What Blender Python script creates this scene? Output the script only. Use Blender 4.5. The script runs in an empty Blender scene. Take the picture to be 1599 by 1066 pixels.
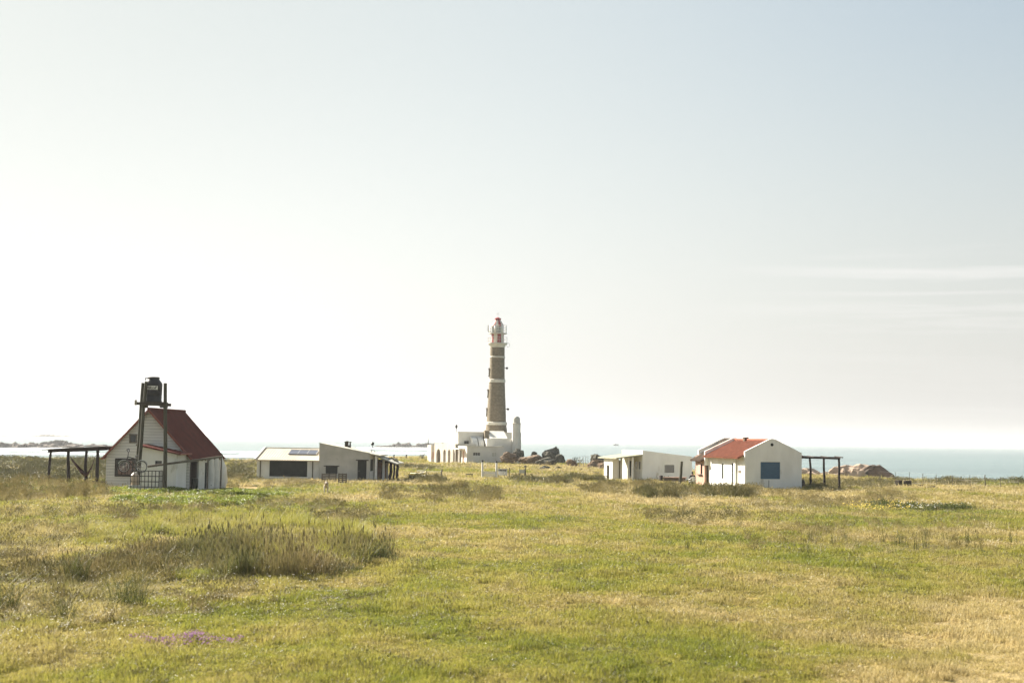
import bpy, bmesh, math, random
import numpy as np
from mathutils import Vector, Matrix
rnd = random.Random(7)
rng = np.random.default_rng(11)
S = bpy.context.scene
COL = S.collection
R = math.radians

# ------------------------------------------------------------------ camera geometry (photo is 1599 x 1066)
FPX = 1599 * 50 / 36
PITCH, ROLL, CAMZ = R(3.915), R(0.84), 4.13
CR = Matrix.Rotation(R(90) + PITCH, 3, 'X') @ Matrix.Rotation(ROLL, 3, 'Z')
CRn = np.array(CR)
def ray(px, py):
    return CR @ Vector(((px - 799.5) / FPX, -(py - 533) / FPX, -1))
def at_depth(px, py, Y):            # the point at distance Y seen at a pixel of the photo
    d = ray(px, py); t = Y / d.y
    return Vector((d.x * t, Y, CAMZ + d.z * t))
def on_plane(px, py, z=0.0):
    d = ray(px, py); t = (z - CAMZ) / d.z
    return Vector((d.x * t, d.y * t, z))
def zat(px, py, Y): return at_depth(px, py, Y).z
def xat(px, py, Y): return at_depth(px, py, Y).x

# ------------------------------------------------------------------ noise and terrain
_perm = np.random.default_rng(5).permutation(4096)
_vals = np.random.default_rng(6).random(4096)
def vnoise(x, y):
    x = np.asarray(x, float); y = np.asarray(y, float)
    xi = np.floor(x).astype(np.int64); yi = np.floor(y).astype(np.int64)
    fx = x - xi; fy = y - yi
    fx = fx * fx * (3 - 2 * fx); fy = fy * fy * (3 - 2 * fy)
    def h(a, b): return _vals[_perm[(_perm[a & 4095] + b) & 4095]]
    a = h(xi, yi); b = h(xi + 1, yi); c = h(xi, yi + 1); d = h(xi + 1, yi + 1)
    return (a * (1 - fx) + b * fx) * (1 - fy) + (c * (1 - fx) + d * fx) * fy
def fbm(x, y, o=4, sx=0.0):
    s = 0; a = 0.5; t = 0
    x = np.asarray(x, float) + sx; y = np.asarray(y, float) - sx * 1.7
    for k in range(o):
        s = s + a * vnoise(x * 2 ** k + 17.3 * k, y * 2 ** k + 9.1 * k); t += a; a *= 0.5
    return s / t
EDGE_PX = np.array([-900, -300, 0, 165, 345, 430, 560, 615, 700, 790, 830, 900, 950, 1100, 1250, 1320, 1400, 1600, 1900, 2500])
EDGE_Y = np.array([205, 208, 210, 208, 212, 232, 262, 315, 330, 300, 268, 240, 212, 186, 174, 170, 165, 162, 158, 154])
SEA = -4.0
def smooth(t):
    t = np.clip(t, 0, 1); return t * t * (3 - 2 * t)
def H(x, y):
    x = np.asarray(x, float); y = np.asarray(y, float)
    px = 799.5 + FPX * x / np.maximum(y, 12)
    ye = np.interp(px, EDGE_PX, EDGE_Y) + 10 * (fbm(x / 14, y / 14, 3, 3.0) - 0.5)
    ye = ye + np.maximum(0, np.abs(x) - 130) * -0.1
    near = np.exp(-((y - 30) / 45) ** 2)
    z = 0.55 * (fbm(x / 26, y / 26, 3, 1.0) - 0.5) * smooth((y - 30) / 30) * smooth((260 - y) / 60)
    z = z + 0.30 * (fbm(x / 3.2, y / 3.2, 3, 2.0) - 0.5) * (0.35 + 0.65 * near)
    z = z + 0.10 * (fbm(x / 0.8, y / 0.8, 2, 4.0) - 0.5) * near
    # the house platforms are level
    for (hx, hy, r) in PADS:
        w = smooth((np.hypot((x - hx) / r, (y - hy) / r) - 0.75) / 0.5); z = z * w
    w = np.where(px < 1000, 30.0, 22.0)
    return z - 8.5 * smooth((y - ye) / w)
PADS = [(-26, 108, 9), (-19, 133, 8), (13, 146, 8), (21, 132, 9), (-7, 238, 16)]
def Hs(x, y): return float(H(np.array([x]), np.array([y]))[0])
def ground_at(px, py):               # the terrain point seen at a pixel
    p = on_plane(px, py, 0)
    for _ in range(4): p = on_plane(px, py, max(-1.0, min(1.0, Hs(p.x, p.y))))
    return p
def project(P):
    d = (np.asarray(P) - np.array([0, 0, CAMZ])) @ CRn
    return 799.5 + FPX * d[:, 0] / -d[:, 2], 533 - FPX * d[:, 1] / -d[:, 2]

# ------------------------------------------------------------------ mesh helpers
class MB:
    def __init__(s): s.v = []; s.f = []; s.m = []; s.cur = 0
    def add(s, vs, fs):
        n = len(s.v); s.v.extend([tuple(v) for v in vs]); s.f.extend([tuple(i + n for i in f) for f in fs]); s.m.extend([s.cur] * len(fs)); return s
    def hexa(s, p):                  # 4 bottom + 4 top corners
        return s.add(p, [(3, 2, 1, 0), (4, 5, 6, 7), (0, 1, 5, 4), (1, 2, 6, 5), (2, 3, 7, 6), (3, 0, 4, 7)])
    def box(s, x0, x1, y0, y1, z0, z1):
        return s.hexa([(x0, y0, z0), (x1, y0, z0), (x1, y1, z0), (x0, y1, z0), (x0, y0, z1), (x1, y0, z1), (x1, y1, z1), (x0, y1, z1)])
    def bar(s, a, b, w, h=None, up=(0, 0, 1)):   # square bar from a to b
        a = Vector(a); b = Vector(b); h = h or w
        d = (b - a).normalized(); u = Vector(up)
        if abs(d.dot(u)) > 0.98: u = Vector((0, 1, 0))
        r = d.cross(u).normalized() * w / 2; t = r.cross(d).normalized() * h / 2
        return s.hexa([a - r - t, a + r - t, b + r - t, b - r - t, a - r + t, a + r + t, b + r + t, b - r + t])
    def tube(s, pts, rad, n=8, cap=True, closed=False):
        pts = [Vector(p) for p in pts]; m = len(pts)
        rad = rad if isinstance(rad, (list, tuple)) else [rad] * m
        vs = []; fs = []; prev = None
        for i, p in enumerate(pts):
            if closed: d = pts[(i + 1) % m] - pts[i - 1]
            else: d = pts[min(i + 1, m - 1)] - pts[max(i - 1, 0)]
            d.normalize()
            if prev is None:
                u = Vector((0, 0, 1)) if abs(d.z) < 0.9 else Vector((1, 0, 0)); r = d.cross(u).normalized()
            else: r = (prev - d * prev.dot(d)).normalized()
            prev = r; t = d.cross(r)
            for k in range(n):
                a = 2 * math.pi * k / n; vs.append(p + (r * math.cos(a) + t * math.sin(a)) * rad[i])
        for i in range(m if closed else m - 1):
            j = (i + 1) % m
            for k in range(n):
                l = (k + 1) % n; fs.append((i * n + k, i * n + l, j * n + l, j * n + k))
        if cap and not closed: fs.append(tuple(range(n))[::-1]); fs.append(tuple(range((m - 1) * n, m * n)))
        return s.add(vs, fs)
    def lathe(s, prof, n=32, c=(0, 0, 0), a0=0.0, a1=None, cap=True):
        vs = []; fs = []; full = a1 is None; a1 = a0 + 2 * math.pi if full else a1
        cols = n if full else n + 1
        for (r, z) in prof:
            for k in range(cols):
                a = a0 + (a1 - a0) * k / n; vs.append((c[0] + r * math.cos(a), c[1] + r * math.sin(a), c[2] + z))
        for i in range(len(prof) - 1):
            for k in range(n):
                l = (k + 1) % cols; fs.append((i * cols + k, i * cols + l, (i + 1) * cols + l, (i + 1) * cols + k))
        if cap and full: fs.append(tuple(range(cols))[::-1]); fs.append(tuple(range((len(prof) - 1) * cols, len(prof) * cols)))
        return s.add(vs, fs)
    def wall(s, s0, s1, top, t=0.22, holes=(), org=(0, 0, 0), dirv=(1, 0), z0=0.0, arch=()):
        """wall along dirv from s0 to s1, thickness t to the left of dirv; top = [(s, z)...]; rectangular holes; arch: indices of arched holes"""
        dx, dy = dirv; nx, ny = -dy, dx
        xs = {s0, s1}; xs.update(a for a, _ in top if s0 < a < s1)
        for i, (a, b, c, d) in enumerate(holes):
            xs.update((a, b))
            if i in arch: xs.update(a + (b - a) * k / 10 for k in range(1, 10))
        xs = sorted(xs)
        ta = [p[0] for p in top]; tz = [p[1] for p in top]
        T = lambda x: float(np.interp(x, ta, tz))
        def htop(i, x):
            a, b, c, d = holes[i]
            if i not in arch: return d
            r = (b - a) / 2; q = max(0.0, r * r - (x - (a + b) / 2) ** 2); return d - r + math.sqrt(q)
        P = lambda x, y, z: (org[0] + dx * x + nx * y, org[1] + dy * x + ny * y, org[2] + z)
        for a, b in zip(xs[:-1], xs[1:]):
            lo = [(z0, z0)]; hi = []
            hs = sorted([i for i, h in enumerate(holes) if h[0] <= a + 1e-6 and h[1] >= b - 1e-6], key=lambda i: holes[i][2])
            for i in hs: hi.append((holes[i][2],) * 2); lo.append((htop(i, a), htop(i, b)))
            hi.append((T(a), T(b)))
            for (l0, l1), (h0, h1) in zip(lo, hi):
                if h0 - l0 < 1e-4 and h1 - l1 < 1e-4: continue
                s.hexa([P(a, 0, l0), P(b, 0, l1), P(b, t, l1), P(a, t, l0), P(a, 0, h0), P(b, 0, h1), P(b, t, h1), P(a, t, h0)])
        return s
    def build(s, name, mat, parent=None, sharp=35, **k):
        me = bpy.data.meshes.new(name); me.from_pydata(s.v, [], s.f); me.update()
        bm = bmesh.new(); bm.from_mesh(me); bmesh.ops.recalc_face_normals(bm, faces=bm.faces); bm.to_mesh(me); bm.free()
        for q in (mat if isinstance(mat, (list, tuple)) else [mat]): me.materials.append(q)
        me.polygons.foreach_set('material_index', s.m)
        me.polygons.foreach_set('use_smooth', [True] * len(me.polygons)); me.set_sharp_from_angle(angle=R(sharp))
        o = bpy.data.objects.new(name, me); COL.objects.link(o); o.parent = parent
        if k: tag(o, **k)
        return o
def tag(o, label=None, cat=None, group=None, kind=None):
    if label: o['label'] = label
    if cat: o['category'] = cat
    if group: o['group'] = group
    if kind: o['kind'] = kind
    return o
def thing(name, label, cat, loc, rz=0.0, group=None):
    o = bpy.data.objects.new(name, None); COL.objects.link(o); o.empty_display_size = 0.3
    o.location = loc; o.rotation_euler = (0, 0, rz); return tag(o, label, cat, group)
def copy_tree(o, parent=None):
    c = o.copy(); COL.objects.link(c); c.parent = parent
    for ch in list(o.children): copy_tree(ch, c)
    return c

# ------------------------------------------------------------------ materials
MATS = {}
def nodes_of(name):
    m = bpy.data.materials.new(name); m.use_nodes = True; nt = m.node_tree; nt.nodes.clear(); return m, nt
def surf(name, c1, c2=None, scale=3.0, rough=0.8, bump=0.0, bscale=30.0, stretch=(1, 1, 1), metal=0.0, spots=None, wave=None, detail=6, lo=0.35, hi=0.65, spec=0.3):
    """weathered surface: two base colours mixed by object-space noise, optional stains and relief"""
    m, nt = nodes_of(name); N = nt.nodes.new; L = nt.links.new
    out = N('ShaderNodeOutputMaterial'); b = N('ShaderNodeBsdfPrincipled'); L(b.outputs[0], out.inputs[0])
    b.inputs['Roughness'].default_value = rough; b.inputs['Metallic'].default_value = metal; b.inputs['Specular IOR Level'].default_value = spec
    tc = N('ShaderNodeTexCoord'); mp = N('ShaderNodeMapping'); L(tc.outputs['Object'], mp.inputs[0]); mp.inputs['Scale'].default_value = stretch
    c2 = c2 or tuple(x * 0.8 for x in c1)
    nz = N('ShaderNodeTexNoise'); nz.inputs['Scale'].default_value = scale; nz.inputs['Detail'].default_value = detail; L(mp.outputs[0], nz.inputs[0])
    cr = N('ShaderNodeValToRGB'); L(nz.outputs[0], cr.inputs[0])
    cr.color_ramp.elements[0].position = lo; cr.color_ramp.elements[1].position = hi
    cr.color_ramp.elements[0].color = (*c1, 1); cr.color_ramp.elements[1].color = (*c2, 1)
    col = cr.outputs[0]
    if spots:                        # (colour, scale, threshold): dirt with a shape of its own
        n2 = N('ShaderNodeTexNoise'); n2.inputs['Scale'].default_value = spots[1]; n2.inputs['Detail'].default_value = 8; n2.inputs['Roughness'].default_value = 0.7
        L(mp.outputs[0], n2.inputs[0])
        r2 = N('ShaderNodeValToRGB'); L(n2.outputs[0], r2.inputs[0]); r2.color_ramp.elements[0].position = spots[2]; r2.color_ramp.elements[1].position = spots[2] + 0.12
        mx = N('ShaderNodeMix'); mx.data_type = 'RGBA'; L(r2.outputs[0], mx.inputs[0]); L(col, mx.inputs[6]); mx.inputs[7].default_value = (*spots[0], 1); col = mx.outputs[2]
    L(col, b.inputs['Base Color'])
    if bump:
        n3 = N('ShaderNodeTexNoise'); n3.inputs['Scale'].default_value = bscale; n3.inputs['Detail'].default_value = 5; L(mp.outputs[0], n3.inputs[0])
        bp = N('ShaderNodeBump'); bp.inputs['Strength'].default_value = bump; bp.inputs['Distance'].default_value = 0.05; L(n3.outputs[0], bp.inputs['Height']); L(bp.outputs[0], b.inputs['Normal'])
    MATS[name] = m; return m
M = MATS
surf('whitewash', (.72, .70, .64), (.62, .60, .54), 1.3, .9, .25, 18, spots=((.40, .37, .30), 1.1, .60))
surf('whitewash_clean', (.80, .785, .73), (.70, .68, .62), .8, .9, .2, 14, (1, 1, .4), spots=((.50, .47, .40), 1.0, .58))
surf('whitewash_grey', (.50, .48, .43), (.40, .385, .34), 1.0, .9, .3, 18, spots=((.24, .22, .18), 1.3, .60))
surf('clapboard', (.66, .64, .58), (.56, .54, .49), 1.6, .8, .1, 30, (.4, .4, 5), spots=((.42, .40, .35), 1.2, .63))
surf('red_sheet', (.115, .026, .018), (.085, .021, .015), 1.2, .95, .2, 20, spec=.08, spots=((.11, .04, .028), 2.2, .6))
surf('red_sheet_edge', (.26, .085, .05), (.20, .06, .04), 2, .75)
surf('orange_tile', (.29, .092, .048), (.20, .066, .036), 2.6, .85, .4, 16, spots=((.42, .17, .09), 3.0, .58))
surf('brown_tile', (.14, .095, .062), (.09, .062, .045), 2.6, .9, .4, 16, spots=((.2, .15, .1), 3, .6))
surf('cream_sheet', (.52, .445, .335), (.43, .365, .27), 1.4, .7, .15, 20, (1, .3, 1), spots=((.30, .21, .12), 1.5, .62))
surf('pale_cement', (.56, .54, .46), (.44, .42, .35), 1.6, .9, .2, 20, spots=((.3, .28, .22), 1.6, .6))
surf('dark_shutter', (.022, .026, .020), (.015, .018, .014), 3, .7)
surf('dark_void', (.012, .012, .010), (.008, .008, .007), 3, .9)
surf('black_plastic', (.013, .013, .014), (.02, .02, .02), 2, .5)
surf('blue_shutter', (.050, .115, .180), (.040, .092, .150), 2.5, .7, .1, 20, (1, 1, 6))
surf('old_wood', (.060, .050, .034), (.036, .030, .021), 5, .9, .4, 20, (4, 4, .4), spots=((.10, .09, .07), 4, .6))
surf('green_post', (.075, .070, .045), (.048, .046, .030), 4, .85, .3, 18, (3, 3, .3), spots=((.12, .11, .08), 3, .62))
surf('dark_wood', (.030, .020, .015), (.018, .013, .010), 4, .9, .4, 18, (3, 3, .4))
surf('grey_wood', (.17, .145, .11), (.10, .085, .065), 4, .9, .4, 16, (.5, 3, 4), spots=((.06, .05, .04), 3, .6))
surf('pale_wood', (.34, .30, .23), (.24, .21, .16), 4, .9, .2, 16)
surf('limewash', (.69, .665, .60), (.60, .575, .51), .7, .9, .25, 14, spots=((.36, .33, .27), .9, .60))
surf('limewash_old', (.50, .47, .405), (.42, .39, .33), .8, .9, .25, 14, spots=((.29, .26, .21), 1.0, .60))
surf('white_paint', (.76, .745, .70), (.66, .64, .59), 3, .6)
surf('steel_dark', (.028, .028, .030), (.05, .045, .04), 6, .5, metal=.3)
surf('steel_pale', (.5, .5, .48), (.38, .37, .34), 6, .4, metal=.4)
surf('cream_plastic', (.62, .48, .36), (.52, .40, .30), 3, .5)
surf('rubber', (.02, .02, .02), None, 5, .8)
surf('pink_plaster', (.46, .30, .23), (.36, .23, .17), 2, .9, .3, 16, spots=((.22, .16, .12), 2, .58))
surf('pink_shutter', (.50, .33, .26), (.42, .27, .21), 2, .8)
surf('stone_tower', (.22, .18, .122), (.145, .12, .082), 2.6, .95, .6, 6, (1, 1, 1.6), spots=((.28, .235, .17), 3.5, .57))
surf('white_band', (.62, .585, .51), (.52, .485, .41), 2, .9)
surf('light_red', (.32, .035, .032), (.24, .03, .028), 2, .6)
surf('lens_green', (.16, .24, .2), (.1, .16, .14), 2, .2)
surf('rock_brown', (.27, .19, .125), (.15, .11, .078), 1.1, .95, .8, 4, spots=((.085, .07, .055), 1.3, .52))
surf('rock_pink', (.50, .38, .28), (.34, .255, .185), 1.1, .95, .8, 4, spots=((.12, .09, .07), 1.0, .58))
surf('rock_deep_brown', (.24, .17, .12), (.14, .10, .075), .6, .95, .8, 4, spots=((.08, .07, .055), 1.3, .5))  # deeper brown than the pink rocks, for the sloping shoulder
surf('rock_dark', (.13, .12, .088), (.07, .066, .05), 1.3, .95, .8, 4, spots=((.12, .10, .075), 1.6, .62))
surf('rock_far', (.17, .14, .11), (.11, .09, .075), .3, .95, .8, 1.0, spots=((.25, .21, .17), .5, .6))
surf('skin_tone', (.30, .17, .12), None, 4, .6)
surf('hair_dark', (.012, .010, .009), None, 4, .6)
surf('shirt_dark', (.018, .018, .022), (.028, .026, .03), 8, .9)
surf('trousers_dark', (.02, .022, .03), None, 8, .9)
surf('dog_fur', (.62, .54, .43), (.46, .38, .28), 7, .95, .5, 40)
surf('dog_dark', (.06, .045, .035), None, 7, .8)
surf('hammock_cloth', (.085, .030, .026), (.05, .022, .02), 10, .95, spots=((.14, .06, .05), 6, .58))
surf('solar_cell', (.075, .085, .115), (.055, .062, .09), 3, .35)
surf('earth', (.36, .265, .18), (.27, .20, .135), 2.5, .95, .4, 10)
surf('bark', (.05, .04, .03), None, 5, .9)
def grey_glass(name, c, rough=.15):
    return surf(name, c, tuple(x * .7 for x in c), 1.5, rough, spec=.5)
grey_glass('window_glass', (.03, .035, .035)); grey_glass('lantern_glass', (.22, .25, .23), .1)
# ------------------------------------------------------------------ foliage material
def leaf_mat(name, stops, trans=0.45, rough=0.5, spec=0.35, tint=None, tip=None):
    m, nt = nodes_of(name); N = nt.nodes.new; L = nt.links.new
    out = N('ShaderNodeOutputMaterial'); b = N('ShaderNodeBsdfPrincipled'); tr = N('ShaderNodeBsdfTranslucent'); mx = N('ShaderNodeMixShader')
    cr = N('ShaderNodeValToRGB'); els = cr.color_ramp.elements
    while len(els) < len(stops): els.new(0.5)
    for e, (p, c) in zip(els, stops): e.position = p; e.color = (*c, 1)
    oi = N('ShaderNodeObjectInfo')
    ad = N('ShaderNodeMath'); ad.operation = 'MULTIPLY_ADD'; L(oi.outputs['Random'], ad.inputs[0]); ad.inputs[1].default_value = 0.22
    if tint is None:
        at = N('ShaderNodeAttribute'); at.attribute_type = 'INSTANCER'; at.attribute_name = 'tint'; L(at.outputs['Fac'], ad.inputs[2])
    else: ad.inputs[2].default_value = tint
    # every blade a little different: noise along object space
    tc = N('ShaderNodeTexCoord'); nz = N('ShaderNodeTexNoise'); nz.inputs['Scale'].default_value = 14; L(tc.outputs['Object'], nz.inputs[0])
    a2 = N('ShaderNodeMath'); a2.operation = 'MULTIPLY_ADD'; L(nz.outputs[0], a2.inputs[0]); a2.inputs[1].default_value = 0.5; L(ad.outputs[0], a2.inputs[2])
    a3 = N('ShaderNodeMath'); a3.operation = 'SUBTRACT'; L(a2.outputs[0], a3.inputs[0]); a3.inputs[1].default_value = 0.36
    L(a3.outputs[0], cr.inputs[0])
    L(cr.outputs[0], b.inputs['Base Color']); L(cr.outputs[0], tr.inputs[0])
    b.inputs['Roughness'].default_value = rough; b.inputs['Specular IOR Level'].default_value = spec
    mx.inputs[0].default_value = trans; L(b.outputs[0], mx.inputs[1]); L(tr.outputs[0], mx.inputs[2]); L(mx.outputs[0], out.inputs[0])
    MATS[name] = m; return m
leaf_mat('turf', [(0, (.18, .20, .029)), (.3, (.27, .255, .048)), (.6, (.325, .275, .086)), (1, (.45, .36, .17))], .5)
leaf_mat('straw', [(0, (.115, .115, .035)), (.4, (.20, .17, .056)), (.7, (.32, .26, .10)), (1, (.48, .40, .20))], .4)
leaf_mat('rush', [(0, (.075, .10, .03)), (.4, (.14, .13, .045)), (.7, (.20, .155, .065)), (1, (.34, .27, .13))], .4)
leaf_mat('rush_single', [(0, (.06, .075, .022)), (.5, (.11, .105, .034)), (1, (.20, .16, .07))], .35, .6, .2, tint=.3)
leaf_mat('lush', [(0, (.09, .125, .018)), (.5, (.19, .225, .03)), (1, (.32, .32, .06))], .45)
leaf_mat('dark_leaf', [(0, (.06, .075, .02)), (.5, (.11, .12, .035)), (1, (.20, .19, .07))], .4, .65, .2)
leaf_mat('scrub_leaf', [(0, (.045, .05, .02)), (.5, (.065, .06, .028)), (1, (.11, .09, .04))], .3, tint=.35)
leaf_mat('petal_pink', [(0, (.27, .12, .27)), (1, (.42, .24, .42))], .4, .7, tint=.4)
leaf_mat('petal_yellow', [(0, (.62, .46, .06)), (1, (.72, .60, .16))], .4, .7, tint=.4)
leaf_mat('petal_glint_white', [(0, (.7, .66, .55)), (1, (.8, .78, .7))], .4, .7, tint=.4)  # also colours the flecks that paint glints on the grass

# ------------------------------------------------------------------ where things grow (used by the ground colour and by the plants)
def dryness(x, y):
    d = 0.52 + 1.35 * (fbm(x / 9, y / 11, 3, 8.0) - 0.5) + 1.1 * (fbm(x / 2.2, y / 3.0, 3, 9.0) - 0.5) + 0.4 * wear(x, y)
    px = 799.5 + FPX * np.asarray(x) / np.maximum(y, 8)
    d = d + 0.22 * smooth((np.asarray(y) - 55) / 60) - 0.13
    d = d + 0.12 * smooth((px - 1000) / 500) * smooth((60 - np.asarray(y)) / 25)     # straw to the right in front
    d = d - 0.09 * np.exp(-((px - 800) / 330) ** 2) * np.exp(-((np.asarray(y) - 30) / 14) ** 2)
    return np.clip(d, 0, 1)
def wear(x, y):                      # the worn track in the right corner, and bare spots
    x = np.asarray(x, float); y = np.asarray(y, float)
    c = 7.2 + 0.39 * np.maximum(y - 22.5, 0) + 1.2 * (fbm(x / 4, y / 4, 2, 5) - .5)
    w = np.exp(-(((x - c) / 2.3) ** 2)) * smooth((48 - y) / 10)
    return np.clip(w * (0.55 + 0.9 * fbm(x / .9, y / .9, 3, 3.3)), 0, 1)
STOPS = np.array([0, .35, .65, 1.0]); CS = np.array([(.12, .125, .022), (.20, .18, .040), (.26, .20, .066), (.36, .27, .13)])
def ramp_np(t, cs=CS): return np.stack([np.interp(t, STOPS, cs[:, k]) for k in range(3)], -1)

def make_ground():
    ys = np.concatenate([np.linspace(-60, 12, 12), np.geomspace(14, 75, 260), np.linspace(75.6, 360, 300), np.array([380, 420, 500])])
    ts = np.sinh(np.linspace(-1.5, 1.5, 261)) / np.sinh(1.5)
    Y, T = np.meshgrid(ys, ts, indexing='ij')
    X = T * (np.maximum(Y, 30) * 0.75 + 25)
    Z = H(X, Y)
    nr, nc = X.shape
    v = np.stack([X, Y, Z], -1).reshape(-1, 3)
    i = np.arange((nr - 1) * nc).reshape(nr - 1, nc)[:, :-1].ravel()
    f = np.stack([i, i + 1, i + nc + 1, i + nc], -1)
    me = bpy.data.meshes.new('ground'); me.from_pydata(v.tolist(), [], f.tolist()); me.update()
    x, y = v[:, 0], v[:, 1]
    c = ramp_np(dryness(x, y)); w = wear(x, y)[:, None]
    c = c * (1 - w) + np.array([.31, .245, .115]) * w
    sand = smooth((-0.6 - v[:, 2]) / 1.5)[:, None]; c = c * (1 - sand) + np.array([.36, .29, .2]) * sand
    at = me.color_attributes.new('soil', 'FLOAT_COLOR', 'POINT'); at.data.foreach_set('color', np.concatenate([c, np.ones((len(c), 1))], 1).astype(np.float32).ravel())
    me.polygons.foreach_set('use_smooth', [True] * len(me.polygons))
    m, nt = nodes_of('meadow_soil'); N = nt.nodes.new; L = nt.links.new
    out = N('ShaderNodeOutputMaterial'); b = N('ShaderNodeBsdfPrincipled'); L(b.outputs[0], out.inputs[0]); b.inputs['Roughness'].default_value = .95; b.inputs['Specular IOR Level'].default_value = .1
    a = N('ShaderNodeAttribute'); a.attribute_name = 'soil'; tc = N('ShaderNodeTexCoord')
    nz = N('ShaderNodeTexNoise'); nz.inputs['Scale'].default_value = 2.3; nz.inputs['Detail'].default_value = 9; nz.inputs['Roughness'].default_value = .7; L(tc.outputs['Object'], nz.inputs[0])
    cr = N('ShaderNodeValToRGB'); L(nz.outputs[0], cr.inputs[0]); cr.color_ramp.elements[0].position = .3; cr.color_ramp.elements[1].position = .72
    cr.color_ramp.elements[0].color = (.55, .55, .5, 1); cr.color_ramp.elements[1].color = (1.25, 1.2, 1.2, 1)
    mx = N('ShaderNodeMix'); mx.data_type = 'RGBA'; mx.blend_type = 'MULTIPLY'; mx.inputs[0].default_value = 1; L(a.outputs['Color'], mx.inputs[6]); L(cr.outputs[0], mx.inputs[7]); L(mx.outputs[2], b.inputs['Base Color'])
    n3 = N('ShaderNodeTexNoise'); n3.inputs['Scale'].default_value = 9; n3.inputs['Detail'].default_value = 6; L(tc.outputs['Object'], n3.inputs[0])
    bp = N('ShaderNodeBump'); bp.inputs['Strength'].default_value = .8; bp.inputs['Distance'].default_value = .08; L(n3.outputs[0], bp.inputs['Height']); L(bp.outputs[0], b.inputs['Normal'])
    me.materials.append(m); o = bpy.data.objects.new('ground', me); COL.objects.link(o)
    tag(o, 'gently rolling meadow ground with green and straw coloured patches', 'ground', kind='structure')
make_ground()

def make_sea():
    ys = [120, 260, 500, 1000, 3000, 9000, 30000]
    b = MB(); vs = []; fs = []
    for y in ys:
        for t in np.linspace(-1, 1, 9): vs.append((t * (y * 1.6 + 400), y, SEA))
    for i in range(len(ys) - 1):
        for k in range(8): fs.append((i * 9 + k, i * 9 + k + 1, i * 9 + k + 10, i * 9 + k + 9))
    b.add(vs, fs)
    m, nt = nodes_of('sea_water'); N = nt.nodes.new; L = nt.links.new
    out = N('ShaderNodeOutputMaterial'); p = N('ShaderNodeBsdfPrincipled'); L(p.outputs[0], out.inputs[0])
    p.inputs['Roughness'].default_value = .22; p.inputs['IOR'].default_value = 1.33
    tc = N('ShaderNodeTexCoord'); mp = N('ShaderNodeMapping'); mp.inputs['Scale'].default_value = (.12, .45, 1); L(tc.outputs['Object'], mp.inputs[0])
    nz = N('ShaderNodeTexNoise'); nz.inputs['Scale'].default_value = .35; nz.inputs['Detail'].default_value = 6; L(mp.outputs[0], nz.inputs[0])
    bp = N('ShaderNodeBump'); bp.inputs['Strength'].default_value = .6; bp.inputs['Distance'].default_value = 1.4; L(nz.outputs[0], bp.inputs['Height']); L(bp.outputs[0], p.inputs['Normal'])
    m2 = N('ShaderNodeMapping'); m2.inputs['Scale'].default_value = (.004, .02, 1); L(tc.outputs['Object'], m2.inputs[0])
    n2 = N('ShaderNodeTexNoise'); n2.inputs['Scale'].default_value = 1; n2.inputs['Detail'].default_value = 5; L(m2.outputs[0], n2.inputs[0])
    cr = N('ShaderNodeValToRGB'); L(n2.outputs[0], cr.inputs[0]); cr.color_ramp.elements[0].position = .38; cr.color_ramp.elements[1].position = .62
    cr.color_ramp.elements[0].color = (.05, .10, .10, 1); cr.color_ramp.elements[1].color = (.11, .18, .175, 1); L(cr.outputs[0], p.inputs['Base Color'])
    b.build('sea', m, label='pale blue green sea reaching to the hazy horizon', cat='sea', kind='structure')
make_sea()

# ------------------------------------------------------------------ clumps of blades, leaves and stems; scattered with geometry nodes
def blades(n, rad, h0, h1, w, lean, seed, mat, droop=0.35, seedhead=0.0):
    r = np.random.default_rng(seed); b = MB()
    for k in range(n):
        a = r.uniform(0, 6.283); q = rad * math.sqrt(r.random()); x = q * math.cos(a); y = q * math.sin(a)
        h = r.uniform(h0, h1); d = r.uniform(0, 6.283); l = lean * h * r.random() ** .7; ux, uy = math.cos(d), math.sin(d)
        f = r.uniform(0, 6.283); wx, wy = math.cos(f) * w / 2, math.sin(f) * w / 2
        z1 = h * .55; x1, y1 = x + ux * l * .35, y + uy * l * .35
        x2, y2 = x + ux * l, y + uy * l; z2 = h * (1 - droop * r.random() * (l / (h + 1e-6)))
        b.add([(x - wx, y - wy, -.03), (x + wx, y + wy, -.03), (x1 - wx * .8, y1 - wy * .8, z1), (x1 + wx * .8, y1 + wy * .8, z1), (x2, y2, z2)], [(0, 1, 3, 2), (2, 3, 4)])
        if r.random() < seedhead:
            s = w * 1.6; hh = h * .16
            b.add([(x2 - s, y2, z2), (x2, y2 - s, z2 - hh * .5), (x2 + s, y2, z2), (x2, y2 + s, z2 - hh * .5), (x2, y2, z2 + hh)], [(0, 1, 4), (1, 2, 4), (2, 3, 4), (3, 0, 4)])
    return b
def leaves(n, rx, ry, h, size, seed, shell=0.3):
    r = np.random.default_rng(seed); b = MB()
    for k in range(n):
        while True:
            p = r.uniform(-1, 1, 3)
            if p @ p < 1 and p[2] > -.2: break
        p = p / math.sqrt(p @ p) * (p @ p) ** (shell / 2)
        c = Vector((p[0] * rx, p[1] * ry, max(0.02, p[2] * h)))
        u = Vector(r.normal(size=3)).normalized(); v = u.orthogonal().normalized(); s = size * r.uniform(.6, 1.3)
        b.add([c - u * s, c - v * s * .45, c + u * s, c + v * s * .45], [(0, 1, 2, 3)])
    return b
def mesh_of(b, name, mat):
    me = bpy.data.meshes.new(name); me.from_pydata(b.v, [], b.f); me.update()
    for q in (mat if isinstance(mat, (list, tuple)) else [mat]): me.materials.append(q)
    me.polygons.foreach_set('material_index', b.m); return me
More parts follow.
